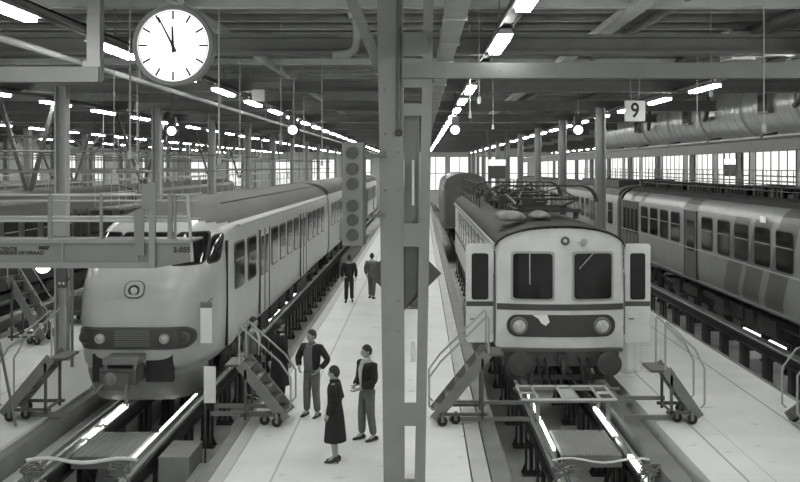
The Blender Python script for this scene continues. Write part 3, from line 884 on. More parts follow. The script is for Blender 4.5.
# ---- far left dark train
q = coach(-15.6, 21, 47, 'dark green-grey carriage on the far left track', 'bufferpaint', 'steel_d', hw=1.4, sides=(1,), top=4.15)
q = coach(-15.6, 47.6, 73, 'dark second carriage behind on the far left track', 'bufferpaint', 'steel_d', hw=1.4, sides=(1,), top=4.15)
q = coach(-26.4, 45, 71, 'pale carriage by the left wall windows', 'body_r', 'roof_l', hw=1.4, sides=(1,), top=4.15)

# ------------------------------------------------------------------ lights
rowsL = [(-27, 31, 'nearest the left wall'), (-20, 26, 'second from the left wall'), (-11.5, 19.8, 'over the far platform'), (-5.25, 6.1, 'over the rounded-nose train'),
         (1.3, 5.3, 'right of the big column'), (7.25, 4.95, 'left of the round duct'), (19, 30, 'behind the round duct')]
ZL = 7.05
for x, ya, where in rowsL:
    t = MB().box(x-.11, x+.11, 5, Y1-.5, ZL+.16, ZL+.19).box(x-.11, x-.09, 5, Y1-.5, ZL+.10, ZL+.19).box(x+.09, x+.11, 5, Y1-.5, ZL+.10, ZL+.19)
    t.box(x-.11, x-.1, 5, 5.1, ZL+.1, ZL+.19)
    tag(t.build('ceiling_trunking', 'steel', loc=(x, 5, ZL+.16)), 'long grey metal channel carrying the lamp row ' + where, 'cable channel')
    pr = None; y = ya; i = 0; nv = 0
    while y+2.3 < Y1-2:
        if pr is None:
            pr = thing('ceiling_light', 'glowing fluorescent batten in the lamp row ' + where, 'ceiling light', (x, y, ZL), 'lamp row ' + where)
            MB().prism([(x-.13, ZL+.02), (x-.08, ZL+.10), (x+.08, ZL+.10), (x+.13, ZL+.02)], 'y', y, y+2.3).build('housing', 'steel_l', pr)
            MB().box(x-.09, x+.09, y+.04, y+2.16, ZL-.04, ZL+.018).build('tube', 'tube', pr)
            MB().tube((x, y+1.15, ZL+.10), (x, y+1.15, 8.04), .014, 6).build('suspension_rod', 'steel', pr)
        else:
            q = copy_tree(pr); q.location.y = y
        q = pr if i == 0 else q
        if inframe(x, y+1.2, ZL): q['label'] = '%s visible glowing batten from the front in lamp row %s' % (ORD[nv], where); nv += 1
        else: q['label'] = 'glowing batten of the lamp row %s, nearer than the view shows' % where
        y += 4.55; i += 1

# longitudinal duct next to the column, trunking, pipes
def long_duct():
    x0, x1, z0, z1 = .62, 1.02, 8.0, 8.3
    return None
r = thing('ceiling_cable_duct', 'ribbed square duct running along the roof just right of the big column', 'duct', (.45, 15, 6.9))
b = MB().box(.32, .58, 8, Y1-1, 6.92, 7.12)
for i in range(40): b.box(.30, .60, 12+i*2.4, 12.08+i*2.4, 6.90, 7.16)
b.build('casing', 'steel_l', r)
def pipe(x, z, r_, label, m='steel', y0=10, hang=True):
    b = MB().tube((x, y0, z), (x, Y1-1, z), r_, 12)
    for i in range(14): b.tube((x, y0+3+i*9, z), (x, y0+3+i*9, 8.04), .018, 5)
    tag(b.build('ceiling_pipe', m, loc=(x, y0, z), smooth=True), label, 'pipe')
pipe(4.55, 7.95, .09, 'grey pipe hung along the roof over the white-fronted train', 'steel')
pipe(6.9, 7.83, .15, 'thick dark pipe along the roof near the upper right corner', 'steel_d')
pipe(-4.0, 7.8, .10, 'thin pale pipe along the roof left of the big column', 'steel_l')
pipe(-6.5, 7.05, .06, 'thin pale pipe running below the lamp row over the rounded-nose train', 'steel_l')
# pale panel by upper right: transverse air duct
r = thing('ventilation_duct', 'pale rectangular air duct crossing under the roof at upper right', 'duct', (10, 19.5, 7.2))
MB().box(6.35, 11.3, 19.4, 19.9, 7.3, 7.82).build('casing', 'beam_l', r)
MB().box(6.30, 6.36, 19.35, 19.95, 7.26, 7.86).build('flange', 'steel_l', r)
# round spiral duct
r = thing('ventilation_duct', 'huge round galvanised ventilation duct above the banded train', 'duct', (12.5, 16, 7.0))
prof = []; y = 14.
while y < 62:
    prof += [(y-14, 1.1), (y-14+.95, 1.1), (y-14+.97, 1.12), (y-14+1.03, 1.12), (y-14+1.05, 1.1)]; y += 1.05
DXc, DZc = 12.6, 7.18
MB().lathe((DXc, 14, DZc), (0, 1, 0), prof, 40).build('duct_wall', 'duct', r, smooth=True)
for yy in (19, 24, 29, 34, 39, 44, 49):
    MB().lathe((DXc, yy, DZc), (0, 1, 0), [(0, 1.11), (.02, 1.165), (.1, 1.165), (.12, 1.11)], 40).build('joint_band', 'steel_l', r, smooth=True)
for yy in (21.8, 31.0, 40.2, 49.4):
    go = MB().box(DXc-1.24, DXc-.9, yy, yy+1.0, DZc-.35, DZc+.35).build('outlet', 'steel', r)
    MB().box(DXc-1.26, DXc-1.24, yy+.08, yy+.45, DZc-.28, DZc+.28).box(DXc-1.26, DXc-1.24, yy+.55, yy+.92, DZc-.28, DZc+.28).build('louvre', 'black', go)
for yy in (27.5, 36.7, 46):
    MB().path([(DXc-1.5, yy, DZc+1.0), (DXc-1.5, yy, DZc+.1), (DXc-1.45, yy+.3, DZc-.15), (DXc-1.2, yy+1.4, DZc-.25)], .09, 10).build('bent_pipe', 'steel_d', r, smooth=True)
r = thing('crane_beam', 'dark riveted longitudinal beam with brackets under the round duct', 'beam', (11.9, 14, 5.55))
MB().box(11.75, 11.80, 14, 110, 5.62, 6.0).box(11.6, 11.95, 14, 110, 5.58, 5.62).box(11.6, 11.95, 14, 110, 6.0, 6.04).build('web', 'steel_d', r)
for i in range(12):
    y = 18+9*k if False else 20+6*i
    MB().prism([(11.5, 6.04), (11.95, 6.04), (12.1, 6.25), (11.6, 6.15)], 'y', y, y+.2).build('bracket', 'dark', r)
MB().box(11.55, 11.60, 14, 110, 6.04, 6.10).build('top_strip', 'beam_l', r)

# clock
yC = 12.; kc = yC/950; cx, cz = (174-420)*kc, 5.05+(167-46)*kc
r = thing('station_clock', 'large round station clock showing five to twelve', 'clock', (cx, yC, cz))
MB().lathe((cx, yC+.16, cz), (0, -1, 0), [(0, .44), (.03, .5), (.2, .515), (.235, .505), (.235, .455), (.2, .45)], 64).build('case', 'steel', r, smooth=True)
MB().lathe((cx, yC-.03, cz), (0, -1, 0), [(0, .455), (.012, .455)], 64).build('dial', 'clockface', r)
b = MB()
for k in range(60):
    a = k*PI/30; big = k % 5 == 0; r0 = .40 if not big else .33; wd = .007 if not big else .022
    if not big: r0 = .425
    dx, dz = math.sin(a), math.cos(a)
    b.bar((cx+dx*r0, yC-.048, cz+dz*r0), (cx+dx*.437, yC-.048, cz+dz*.437), .008, wd) if False else b.add(
        [(cx+dx*q+dz*w_, yC-.047-e, cz+dz*q-dx*w_) for e in (0, .004) for q, w_ in ((r0, -wd/2), (r0, wd/2), (.437, wd/2), (.437, -wd/2))],
        [(0, 1, 2, 3), (7, 6, 5, 4), (0, 4, 5, 1), (1, 5, 6, 2), (2, 6, 7, 3), (3, 7, 4, 0)])
b.add([(cx+math.sin(2*PI*q/60)*rr_, yC-.047-e, cz+math.cos(2*PI*q/60)*rr_) for e in (0, .004) for rr_ in (.433, .438) for q in range(60)],
      [(q, (q+1) % 60, (q+1) % 60+60, q+60) for q in range(60)]+[(q+120, (q+1) % 60+120, (q+1) % 60+180, q+180) for q in range(60)])
b.build('minute_marks', 'ink', r)
def hand(name, ang, ln, w0, w1, yo):
    dx, dz = math.sin(ang), math.cos(ang); b = MB()
    b.add([(cx+dx*q+dz*w_, yC-yo-e, cz+dz*q-dx*w_) for e in (0, .006) for q, w_ in ((-.09, -w0), (-.09, w0), (ln, w1), (ln, -w1))],
          [(0, 1, 2, 3), (7, 6, 5, 4), (0, 4, 5, 1), (1, 5, 6, 2), (2, 6, 7, 3), (3, 7, 4, 0)])
    b.build(name, 'ink', r)
hand('hour_hand', math.radians(-1.5), .24, .017, .011, .056); hand('minute_hand', math.radians(-27), .40, .014, .008, .066)
MB().lathe((cx, yC-.05, cz), (0, -1, 0), [(0, .02), (.03, .02)], 12).build('hub', 'ink', r)
MB().box(cx+.04, cx+.12, yC+.02, yC+.1, cz+.48, 8.04).build('hanger', 'steel_l', r)

# number sign
yS = 26.; ks = yS/950; sx_, sz_ = (635-420)*ks, 5.05+(167-111)*ks
r = thing('track_sign', 'white square sign with black number 9 hanging on two wires', 'sign', (sx_, yS, sz_))
MB().box(sx_-.28, sx_+.28, yS, yS+.03, sz_-.28, sz_+.28).build('plate', 'white', r)
MB().tube((sx_-.1, yS+.015, sz_+.28), (sx_-.16, yS+.015, 8.04), .012, 5).tube((sx_+.1, yS+.015, sz_+.28), (sx_+.16, yS+.015, 8.04), .012, 5).build('wire', 'steel_l', r)
t9 = mesh_text('9', .56, 'number', 'ink', r, (sx_, yS-.005, sz_), bold=.012); t9.scale = (.85, 1, 1)

# pendant signal lamps
def signal_lamp(x, y, z, label, rr=.16):
    r = thing('hanging_signal_lamp', label, 'lamp', (x, y, z))
    MB().lathe((x, y, z), (0, -1, 0), [(-.15, .1), (-.1, rr+.04), (.06, rr+.04), (.08, rr), (.05, rr-.02)], 20).box(x-.12, x+.12, y-.1, y+.15, z+.15, z+.45).build('housing', 'dark', r, smooth=True)
    MB().lathe((x, y-.05, z), (0, -1, 0), [(0, rr-.02), (.04, rr-.05), (.07, rr*.4), (.075, .01)], 20).build('lens', 'globe', r, smooth=True)
    MB().tube((x, y, z+.45), (x, y, 8.04), .02, 6).build('suspension_rod', 'steel_d', r)
for px, py, Y, lab in ((455, 130, 31, 'round lit signal lamp hanging just right of the big column'), (578, 130, 31, 'round lit signal lamp hanging left of the number 9 sign'),
                       (293, 130, 31, 'round lit signal lamp hanging over the rounded-nose train roof'), (172, 131, 31, 'round lit signal lamp hanging below the station clock')):
    signal_lamp((px-420)*Y/950, Y, 5.05-(py-167)*Y/950, lab)
# six-lens signal box beside the column
ySg = 14.; kg = ySg/950
r = thing('signal_box', 'tall grey signal box with six round dark lenses left of the big column', 'signal', ((353-420)*kg, ySg, 5.05+(167-246)*kg))
xa, xb, za, zb = (342-420)*kg, (363-420)*kg, 5.05+(167-246)*kg, 5.05+(167-142)*kg
MB().box(xa, xb, ySg, ySg+.28, za, zb).build('case', 'steel', r, bevel=.01)
MB().box(xb, xb+.03, ySg+.02, ySg+.26, za+.02, zb-.02).build('side_panel', 'steel_d', r)
for py in (153, 169, 184, 206, 220, 235):
    c_ = ((352.5-420)*kg, ySg, 5.05+(167-py)*kg)
    lo = MB().lathe(c_, (0, -1, 0), [(0, .092), (.02, .092), (.022, .078), (.01, .075)], 24).build('lens_ring', 'steel_d', r, smooth=True)
    MB().lathe(c_, (0, -1, 0), [(0, .076), (.014, .074)], 24).build('lens', 'stripe', lo, smooth=True)
for za_ in ((za+zb)/2-.35, zb-.2): MB().bar((xb, ySg+.15, za_), (-.55, 14.88, za_), .05, .05).build('mounting_arm', 'steel', r)

# small box hanging left of the column, bent pipe
b = MB().box(-4.6, -4.25, 26, 26.3, 6.85, 7.17); tag(b.build('hanging_junction_box', 'steel_l', loc=(-4.4, 26, 6.85)), 'small pale junction box hanging under a roof beam left of the big column', 'box')
yp = 17.; kp = yp/950
P = lambda px, py: ((px-420)*kp, yp, 5.05-(py-167)*kp)
b = MB().path([P(355, -10), P(357, 20), P(357, 40), P(355, 49), P(348, 54), P(333, 55)], .075, 10)
tag(b.build('ceiling_pipe', 'steel_l', loc=P(355, 30), smooth=True), 'pale pipe curving down under the roof beside the big column', 'pipe')

# hanging wires
WIRE = ['just right of the station clock', 'above the rounded-nose train cab roof', 'beside the clock-side lamp row', 'between the clock and the big column', 'close right of the station clock, lower one', 'just right of the big column, long one', 'between big column and right lamp row', 'under the pale air duct', 'near the right edge above the round duct', 'behind the left rim of the station clock', 'left of the station clock', 'below left of the station clock', 'right of the signal lamp over the rounded-nose train', 'above the banded train door', 'left of the white-fronted train signal lamp']
rnd = random.Random(5)
for i, (px, Y, z0) in enumerate(((219, 17, 5.2), (281, 19, 5.6), (294, 21, 5.4), (322, 24, 5.2), (240, 22, 5.3), (479, 17, 6.3), (470, 20, 6.2), (711, 18, 6.5), (764, 14.6, 5.7), (130, 15, 5.3), (114, 19, 5.0), (137, 22, 5.1), (304, 28, 5.3), (697, 20, 6), (493, 26, 6.2))):
    x = (px-420)*Y/950
    b = MB().tube((x, Y, z0), (x, Y, 8.04), .009 if i % 3 else .016, 5).box(x-.03, x+.03, Y-.03, Y+.03, z0-.12, z0)
    tag(b.build('hanging_cable', 'steel_l', loc=(x, Y, z0)), 'thin pale hanging cable with end plug ' + WIRE[i], 'cable', 'hanging cables')
# overhead swing booms on the left (catenary gear)
for i, (x, y, dx) in enumerate(((-12.4, 30, 1.), (-12.6, 43, 1.2), (-18.5, 38, 1.1), (-19, 52, 1.2), (-12.4, 56, 1.), (-23.8, 48, 1.0), (-24, 62, 1.3), (-12.6, 66, 1.))):
    b = MB().bar((x-dx, y, 7.6), (x, y, 4.3), .12, .12).bar((x+dx, y, 7.6), (x+.1, y, 4.3), .12, .12).bar((x-dx*.5, y, 6), (x+dx*.5, y, 6), .08, .08)
    tag(b.build('roof_brace', 'steel_d', loc=(x, y, 4.3)), 'dark V-shaped steel hanger under the roof at left, %s of its kind' % ORD[i], 'brace', 'V-shaped hangers left')
for i in range(7):
    y = 27+9*i
    b = MB().tube((-24, y, 4.9), (-7.6, y, 4.9), .03, 6).tube((-24, y, 5.5), (-7.6, y, 5.5), .03, 6)
    for q in range(9): b.tube((-24+q*2, y, 4.2), (-24+q*2, y, 7.1), .025, 6)
    tag(b.build('overhead_rail', 'steel', loc=(-16, y, 4.2)), 'thin overhead pipe rail crossing above the left tracks, %s from the front' % ORD[i], 'rail', 'overhead pipe rails')
# high walkways with railings between the left tracks
def walkway(x, y0, y1, z, label):
    r = thing('high_walkway', label, 'walkway', (x, y0, z-.1))
    MB().box(x-.45, x+.45, y0, y1, z-.1, z).build('deck', 'steel', r)
    for s in (-1, 1):
        b = MB().tube((x+s*.43, y0, z+1), (x+s*.43, y1, z+1), .022, 6).tube((x+s*.43, y0, z+.5), (x+s*.43, y1, z+.5), .02, 6)
        y = y0
        while y <= y1: b.tube((x+s*.43, y, z), (x+s*.43, y, z+1), .02, 6); y += 1.8
        b.build('railing', 'steel_l', r)
    b = MB(); y = y0+1
    while y < y1: b.box(x-.08, x+.08, y, y+.12, 0, z-.1); y += 6
    b.build('support_post', 'steel', r)
walkway(-11.2, 34, 90, 3.6, 'long raised walkway with pipe railings on the far left platform')
walkway(-21.0, 40, 95, 3.6, 'long raised walkway with pipe railings nearer the left wall')
walkway(16.0, 36, 90, 3.9, 'long raised walkway with railings beyond the banded train')
# gantry boards (lit) behind
for px, py, Y, lab in ((497, 163, 55, 'lit white board high behind the white-fronted train roof'), (733, 162, 60, 'lit white board hanging by the right wall windows')):
    x = (px-420)*Y/950; z = 5.05-(py-167)*Y/950; w_ = 8.5*Y/950
    r = thing('notice_board', lab, 'sign', (x, Y, z-.3))
    MB().box(x-w_, x+w_, Y, Y+.05, z-.15, z+.2).build('board', 'window', r)
    MB().box(x-w_, x+w_, Y, Y+.3, z-.9, z-.16).build('cabinet', 'steel_d', r)
    MB().bar((x-w_*.9, Y+.1, z+.2), (x-w_*1.3, Y+.1, 8.04), .07, .07).bar((x+w_*.9, Y+.1, z+.2), (x+w_*1.3, Y+.1, 8.04), .07, .07).build('hanger', 'steel', r)

# ------------------------------------------------------------------ gantry walkway in front of the left train
yG = 14.; kg = yG/950
GX = lambda px: (px-420)*kg
GZ = lambda py: 5.05-(py-167)*kg
r = thing('service_gantry', 'grey elevated service gantry with pipe railing across the rounded-nose train', 'gantry', (GX(95), yG, GZ(268)))
fa = MB().box(GX(-40), GX(154), yG, yG+.04, GZ(268), GZ(240)).build('fascia', 'steel', r)
MB().box(GX(-40), GX(192), yG-.03, yG+.06, GZ(243), GZ(239)).box(GX(-40), GX(156), yG-.03, yG+.06, GZ(268), GZ(262)).build('edge_angle', 'column', r)
MB().prism([(GX(154), GZ(268)), (GX(154), GZ(241)), (GX(190), GZ(241)), (GX(190), GZ(262))], 'y', yG, yG+.04).build('end_fascia', 'steel', r)
MB().box(GX(-40), GX(190), yG+.04, yG+.85, GZ(243), GZ(241)).build('deck', 'steel_d', r)
b = MB()
for px in (62, 136, 150): b.box(GX(px), GX(px)+.03, yG-.025, yG, GZ(264), GZ(243))
b.build('stiffener', 'column', r)
rl = MB()
for yy in (yG+.02, yG+.83):
    for py in (195, 217, 221) if yy < yG+.5 else (203, 222):
        rl.tube((GX(-40), yy, GZ(py)), (GX(188), yy, GZ(py)), .019, 8)
rl.tube((GX(188), yG+.02, GZ(195)), (GX(188), yG+.83, GZ(195)), .019, 8)
rl.build('railing', 'steel_l', r)
for px, w_ in ((50, .06), (101, .04), (170, .07), (175, .03)):
    MB().box(GX(px)-w_/2, GX(px)+w_/2, yG-.01, yG+.03, GZ(241), GZ(194)).build('rail_post', 'steel', r)
MB().bar((GX(187), yG+.02, GZ(194)), (GX(192), yG+.02, GZ(262)), .04, .04).build('rail_post', 'steel_l', r)
MB().box(GX(150), GX(156), yG-.06, yG, GZ(266), GZ(183)).build('rail_post', 'column', r)
MB().box(GX(143.5), GX(157.5), yG-.09, yG-.06, GZ(209), GZ(184)).build('switch_box', 'steel', r)
MB().box(GX(135), GX(145), yG-.05, yG-.03, GZ(255), GZ(210)).build('bracket', 'steel', r)
for b_, sz, px, py in (('ATTENTIE', .075, 6, 249), ('NIET REIKEN OP DRAAD', .075, 16, 253)):
    mesh_text(b_, sz*1.0, 'lettering', 'ink', fa, (GX(px), yG-.008, GZ(py)), depth=.003, bold=.001)
mesh_text('HALT', .06, 'lettering', 'ink', fa, (GX(44), yG-.008, GZ(248)), depth=.003, bold=.006)
mesh_text('2-055', .11, 'lettering', 'ink', r, (GX(182), yG-.008, GZ(250)), depth=.003, bold=.002)
# gantry stands on a mast
for xm in (-6.9,):
    MB().box(xm, xm+.05, yG+.7, yG+.8, 0, GZ(243)).build('mast', 'steel', r)
o = MB().lathe((GX(35), yG+.3, GZ(268)), (0, 0, -1), [(-.06, .05), (0, .1), (.05, .1), (.1, .05)], 16)
tag(o.build('hanging_lamp', 'globe', loc=(GX(35), yG+.3, GZ(268)), smooth=True), 'small round lit lamp under the service gantry at left', 'lamp')
tag(MB().box(-9.66, -9.20, 24.7, 24.82, 3.25, 4.35).build('cabinet', 'steel_l', loc=(-9.42, 24.7, 3.25)), 'pale box panel fixed to the nearest column at left', 'panel')

r = thing('signal_post', 'thin grey post with small two-lamp box left of the rounded nose', 'post', (-8.79, 24, 0))
MB().box(-8.82, -8.76, 23.97, 24.03, 0, 3.3).build('post', 'steel', r)
MB().box(-9.14, -8.92, 23.95, 24.05, 2.0, 2.5).box(-8.95, -8.76, 23.98, 24.02, 2.2, 2.25).build('lamp_box', 'steel_d', r)
for xx in (-9.08, -8.98): MB().lathe((xx, 23.94, 2.12), (0, -1, 0), [(0, .03), (.02, .03)], 10).build('lens', 'paper', r)

# ------------------------------------------------------------------ mobile access stairs
def access_stair(xb, xt, y, label, zt=1.35, wd=.75, bars=None, loop=True, rail_h=.75, z0=0.):
    """stairs rise from x=xb (bottom) to x=xt (top), standing at y..y+wd"""
    s = 1 if xt > xb else -1
    r = thing('mobile_stairs', label, 'stairs', ((xb+xt)/2, y, z0))
    for yy in (y, y+wd):
        MB().bar((xb, yy, z0+.12), (xt, yy, zt), .05, .2).build('stringer', 'steel', r)
    n = 5
    for i in range(n):
        t = (i+.6)/n; x = xb+(xt-xb)*t; z = z0+.12+(zt-.12-z0)*t
        MB().box(x-.12, x+.12, y+.03, y+wd-.03, z-.02, z+.02).build('tread', 'steel_d', r)
    x1, x2 = sorted((xt, xt+s*.3)); MB().box(x1, x2, y, y+wd, zt-.05, zt).build('landing', 'steel_d', r)
    for yy in (y+.0, y+wd):
        h = rail_h
        pts = [(xb-s*.02, yy, z0+.30), (xb-s*.10, yy, z0+.38), (xb-s*.10, yy, z0+.38+h*.75), (xb+(xt-xb)*.12, yy, z0+.5+h), (xt, yy, zt+h), (xt+s*.02, yy, zt+h-.05), (xt+s*.02, yy, zt)]
        MB().path(pts, .02, 8).build('handrail', 'steel_l', r, smooth=True)
    MB().bar((xt-s*.1, y, z0+.12), (xt-s*.1, y, zt-.1), .05, .05).bar((xt-s*.1, y+wd, z0+.12), (xt-s*.1, y+wd, zt-.1), .05, .05).bar((xb+s*.1, y, z0+.22), (xt, y, z0+.22), .05, .06).bar((xb+s*.1, y+wd, z0+.22), (xt, y+wd, z0+.22), .05, .06).bar((xt-s*.1, y, z0+.22), (xt-s*.1, y+wd, z0+.22), .04, .04).build('base_frame', 'steel_d', r)
    for (xx, yy) in ((xb+s*.16, y-.06), (xb+s*.16, y+wd+.06), (xb+s*.42, y+.1)):
        c = MB().lathe((xx, yy-.025, z0+.10), (0, 1, 0), [(0, .085), (.01, .10), (.04, .10), (.05, .085)], 18).build('caster', 'black', r, smooth=True)
        MB().box(xx-.03, xx+.03, yy-.035, yy-.028, z0+.08, z0+.26).build('fork', 'steel', c)
    if bars:
        for (y_, xe, zz) in bars:
            MB().bar((xb+s*.3, y_, zz), (xe, y_, zz), .06, .08).build('outrigger_bar', 'steel', r)
    return r
access_stair(.28, 1.32, 18.55, 'grey mobile stairs with pipe handrails left of the white-fronted train', 1.4, bars=((18.9, 2.2, .04), (19.9, 2.2, .12)))
access_stair(5.5, 4.85, 18.7, 'grey mobile stairs with pipe handrails right of the white-fronted train', 1.05, rail_h=.95, bars=((18.95, 4.05, .06), (20.2, 4.05, .14)))
access_stair(-2.62, -3.5, 18.5, 'grey mobile stairs with loop handrails right of the rounded-nose train', 1.2, bars=((18.7, -4.1, .2), (19.1, -4.1, .25)))
access_stair(-8.3, -7.35, 18.9, 'grey mobile stairs with tall slanted handrails left of the rounded-nose train', 1.25, rail_h=.95, bars=((19.2, -7.1, .05),))
access_stair(7.25, 8.6, 18.0, 'grey mobile stairs cut off by the right edge of the photo', 1.1, rail_h=.95)
access_stair(-10.7, -11.7, 27.0, 'dark mobile stairs standing by the far left train', 1.9, rail_h=.8)
# step ladder at the left edge
r = thing('step_ladder', 'grey step ladder standing at the left edge of the photo', 'ladder', (-8.15, 17.9, 0))
for s in (-1, 1): MB().bar((-8.15+s*.28, 17.7, .0), (-8.15+s*.16, 18.0, 1.75), .05, .07).build('rail', 'steel', r)
for i in range(6):
    z = .25+i*.27; w_ = .27-.11*z/1.75; MB().box(-8.15-w_, -8.15+w_, 17.68+z*.17, 17.80+z*.17, z, z+.03).build('step', 'steel_d', r)
for s in (-1, 1): MB().bar((-8.15+s*.28, 18.5, 0), (-8.15+s*.16, 18.05, 1.7), .04, .04).build('rear_leg', 'steel', r)

# white lattice frame lying on the outrigger bars
r = thing('lattice_frame', 'flat white lattice frame lying across the rails before the white-fronted train', 'frame', (3.15, 20.5, .2))
b = MB(); z = .22
for y_ in (19.75, 20.95): b.box(2.1, 4.1, y_-.022, y_+.022, z-.02, z+.02)
for x_ in (2.13, 2.45, 3.0, 3.3, 3.75, 4.07): b.box(x_-.022, x_+.022, 19.75, 20.95, z-.02, z+.02)
b.box(2.13, 2.45, 20.3, 20.36, z-.02, z+.02); b.box(3.75, 4.07, 20.3, 20.36, z-.02, z+.02)
for i in range(4): b.box(3.0, 3.3, 19.95+i*.2, 20.0+i*.2, z-.02, z+.02)
b.build('lattice', 'white', r)
MB().bar((2.05, 19.8, .17), (4.4, 19.8, .17), .05, .06).bar((2.05, 20.9, .17), (4.4, 20.9, .17), .05, .06).build('bearer', 'steel', r)
for xf in (2.45, 3.92):
    for yf in (19.8, 20.9): MB().box(xf-.04, xf+.04, yf-.05, yf+.05, -.25, .15).build('foot', 'steel', r)

# ribbed lifting platforms between the rails
def lift_table(x0, x1, y0, y1, z, label, wing=0):
    r = thing('lifting_platform', label, 'platform', ((x0+x1)/2, (y0+y1)/2, -1.72))
    b = MB().box(x0, x1, y0, y1, z-.05, z); n = 18
    for i in range(n): xx = x0+(x1-x0)*(i+.3)/n; b.box(xx, xx+(x1-x0)*.4/n, y0, y1, z, z+.02)
    b.build('ribbed_top', 'steel_l', r)
    MB().box(x0, x1, y0-.02, y0, z-.22, z).build('apron', 'steel', r); MB().box(x0, x1, y1, y1+.02, z-.22, z).build('apron', 'steel', r)
    for xx in (x0+.12, x1-.12): MB().bar((xx, y0+.1, -1.7), (xx, y1-.1, z-.06), .06, .08).bar((xx, y1-.1, -1.7), (xx, y0+.1, z-.06), .06, .08).build('scissor_arm', 'darker', r)
lift_table(2.64, 3.76, 17.7, 19.35, -.32, 'ribbed grey lifting platform between the rails of the white-fronted train')
lift_table(-6.46, -5.34, 17.6, 19.2, -.32, 'ribbed grey lifting platform between the rails of the rounded-nose train')
r = thing('step_block', 'grey stepped metal block beside the rail end at lower left', 'steps', (-4.55, 17.6, -1.72))
MB().box(-4.93, -4.35, 17.9, 19.0, -1.72, -.42).build('upper_step', 'steel_l', r)
MB().box(-4.32, -3.72, 17.0, 18.6, -1.72, -.75).build('lower_step', 'steel_l', r)
# white tubes lying across the rail ends
for x0, x1, lab in ((-7.0, -5.0, 'white barrier tube across the rail ends at lower left'), (2.35, 4.15, 'white barrier tube across the rail ends at lower centre')):
    z = -.17; pts = [(x0+(x1-x0)*i/10, 16.9+.04*math.sin(i), z+.03*math.sin(i*.9)) for i in range(11)]
    o = MB().path(pts, .035 if x0 < 0 else .02, 8)
    tag(o.build('barrier_tube', 'paper', loc=(x0, 16.9, z), smooth=True), lab, 'tube')
# tangled cables at rail ends
rnd = random.Random(3)
for x, lab in ((-6.65, 'tangle of hoses on the left rail end at lower left'), (-5.15, 'tangle of hoses on the right rail end at lower left'), (2.45, 'tangle of hoses on the left rail end of centre track'), (3.95, 'tangle of hoses on the right rail end of centre track')):
    b = MB()
    for k in range(7):
        pts = []; a0 = rnd.random()*6
        for i in range(14):
            a = a0+i*.5; rr = .10+.06*rnd.random()
            pts.append((x+math.cos(a)*rr*1.2, 16.25+math.sin(a)*rr, -.19+.035*math.sin(i+k)+.02*k))
        b.path(pts, .014, 6)
    for k in range(4): b.path([(x+rnd.uniform(-.1, .1), 16.2, -.15), (x+rnd.uniform(-.3, .3), 16.15, -.3), (x+rnd.uniform(-.5, .5), 16.1, -.9), (x+rnd.uniform(-.6, .6), 16.1, -1.6)], .016, 6)
    tag(b.build('cable_tangle', 'steel', loc=(x, 16.2, -.2), smooth=True), lab, 'cables')

# boards and papers
for (x0, x1, z0, z1, y_, lab) in ((-4.47, -4.22, 2.0-.13, 2.0+.72-.1, 20.9, ''),): pass
b = MB().box(-4.60, -4.36, 19.9, 19.92, 1.36, 2.13)
o = thing('notice_board', 'white upright notice board hung beside the cab door of the rounded-nose train', 'sign', (-4.5, 20.0, 1.3))
MB().box(-4.60, -4.36, 19.9, 19.92, 1.36, 2.10).build('sheet', 'paper', o); MB().box(-4.60, -4.36, 19.89, 19.93, 2.10, 2.22).build('clip', 'steel', o); MB().bar((-4.5, 19.93, 2.18), (-4.5, 20.6, 2.2), .02, .02).build('arm', 'steel', o)
o = thing('notice_board', 'lower white notice board standing above the rail right of the rounded nose', 'sign', (-4.4, 19.2, -.25))
MB().box(-4.37, -4.13, 19.2, 19.22, .28, 1.02).build('sheet', 'paper', o); MB().bar((-4.35, 19.24, -1.7), (-4.35, 19.24, 1.0), .03, .03).build('stake', 'steel_d', o)
b = MB(); b.grid([[Vector((4.70+.55*i/8, 22.75+.04*math.sin(i*1.3), .12+.85*j/6+.02*math.sin(i+j))) for j in range(7)] for i in range(9)])
o = b.build('white_sheet', 'paper', loc=(4.6, 22.75, .1), smooth=True); o.modifiers.new('s', 'SOLIDIFY').thickness = .01
tag(o, 'white plastic sheet hanging behind the right buffer of the white-fronted train', 'sheet')
# small machinery on the far left platform
for i, (x, y_, lab) in enumerate(((-9.0, 27.5, 'grey trolley on the far left platform near the column'), (-11.0, 31, 'dark trolley on the far left platform farther back'))):
    r = thing('trolley', lab, 'trolley', (x, y_, 0)); MB().box(x-.4, x+.4, y_-.6, y_+.6, .3, .42).box(x-.35, x+.3, y_-.4, y_+.4, .42, .8).build('bed', 'steel_d', r)
    for sx1 in (-.3, .3):
        for sy in (-.45, .45): MB().lathe((x+sx1, y_+sy, .13), (1, 0, 0), [(-.03, .13), (.03, .13)], 14).build('wheel', 'black', r)
    MB().path([(x-.3, y_-.6, .4), (x-.3, y_-.75, 1.0), (x+.3, y_-.75, 1.0), (x+.3, y_-.6, .4)], .02).build('handle', 'steel', r)


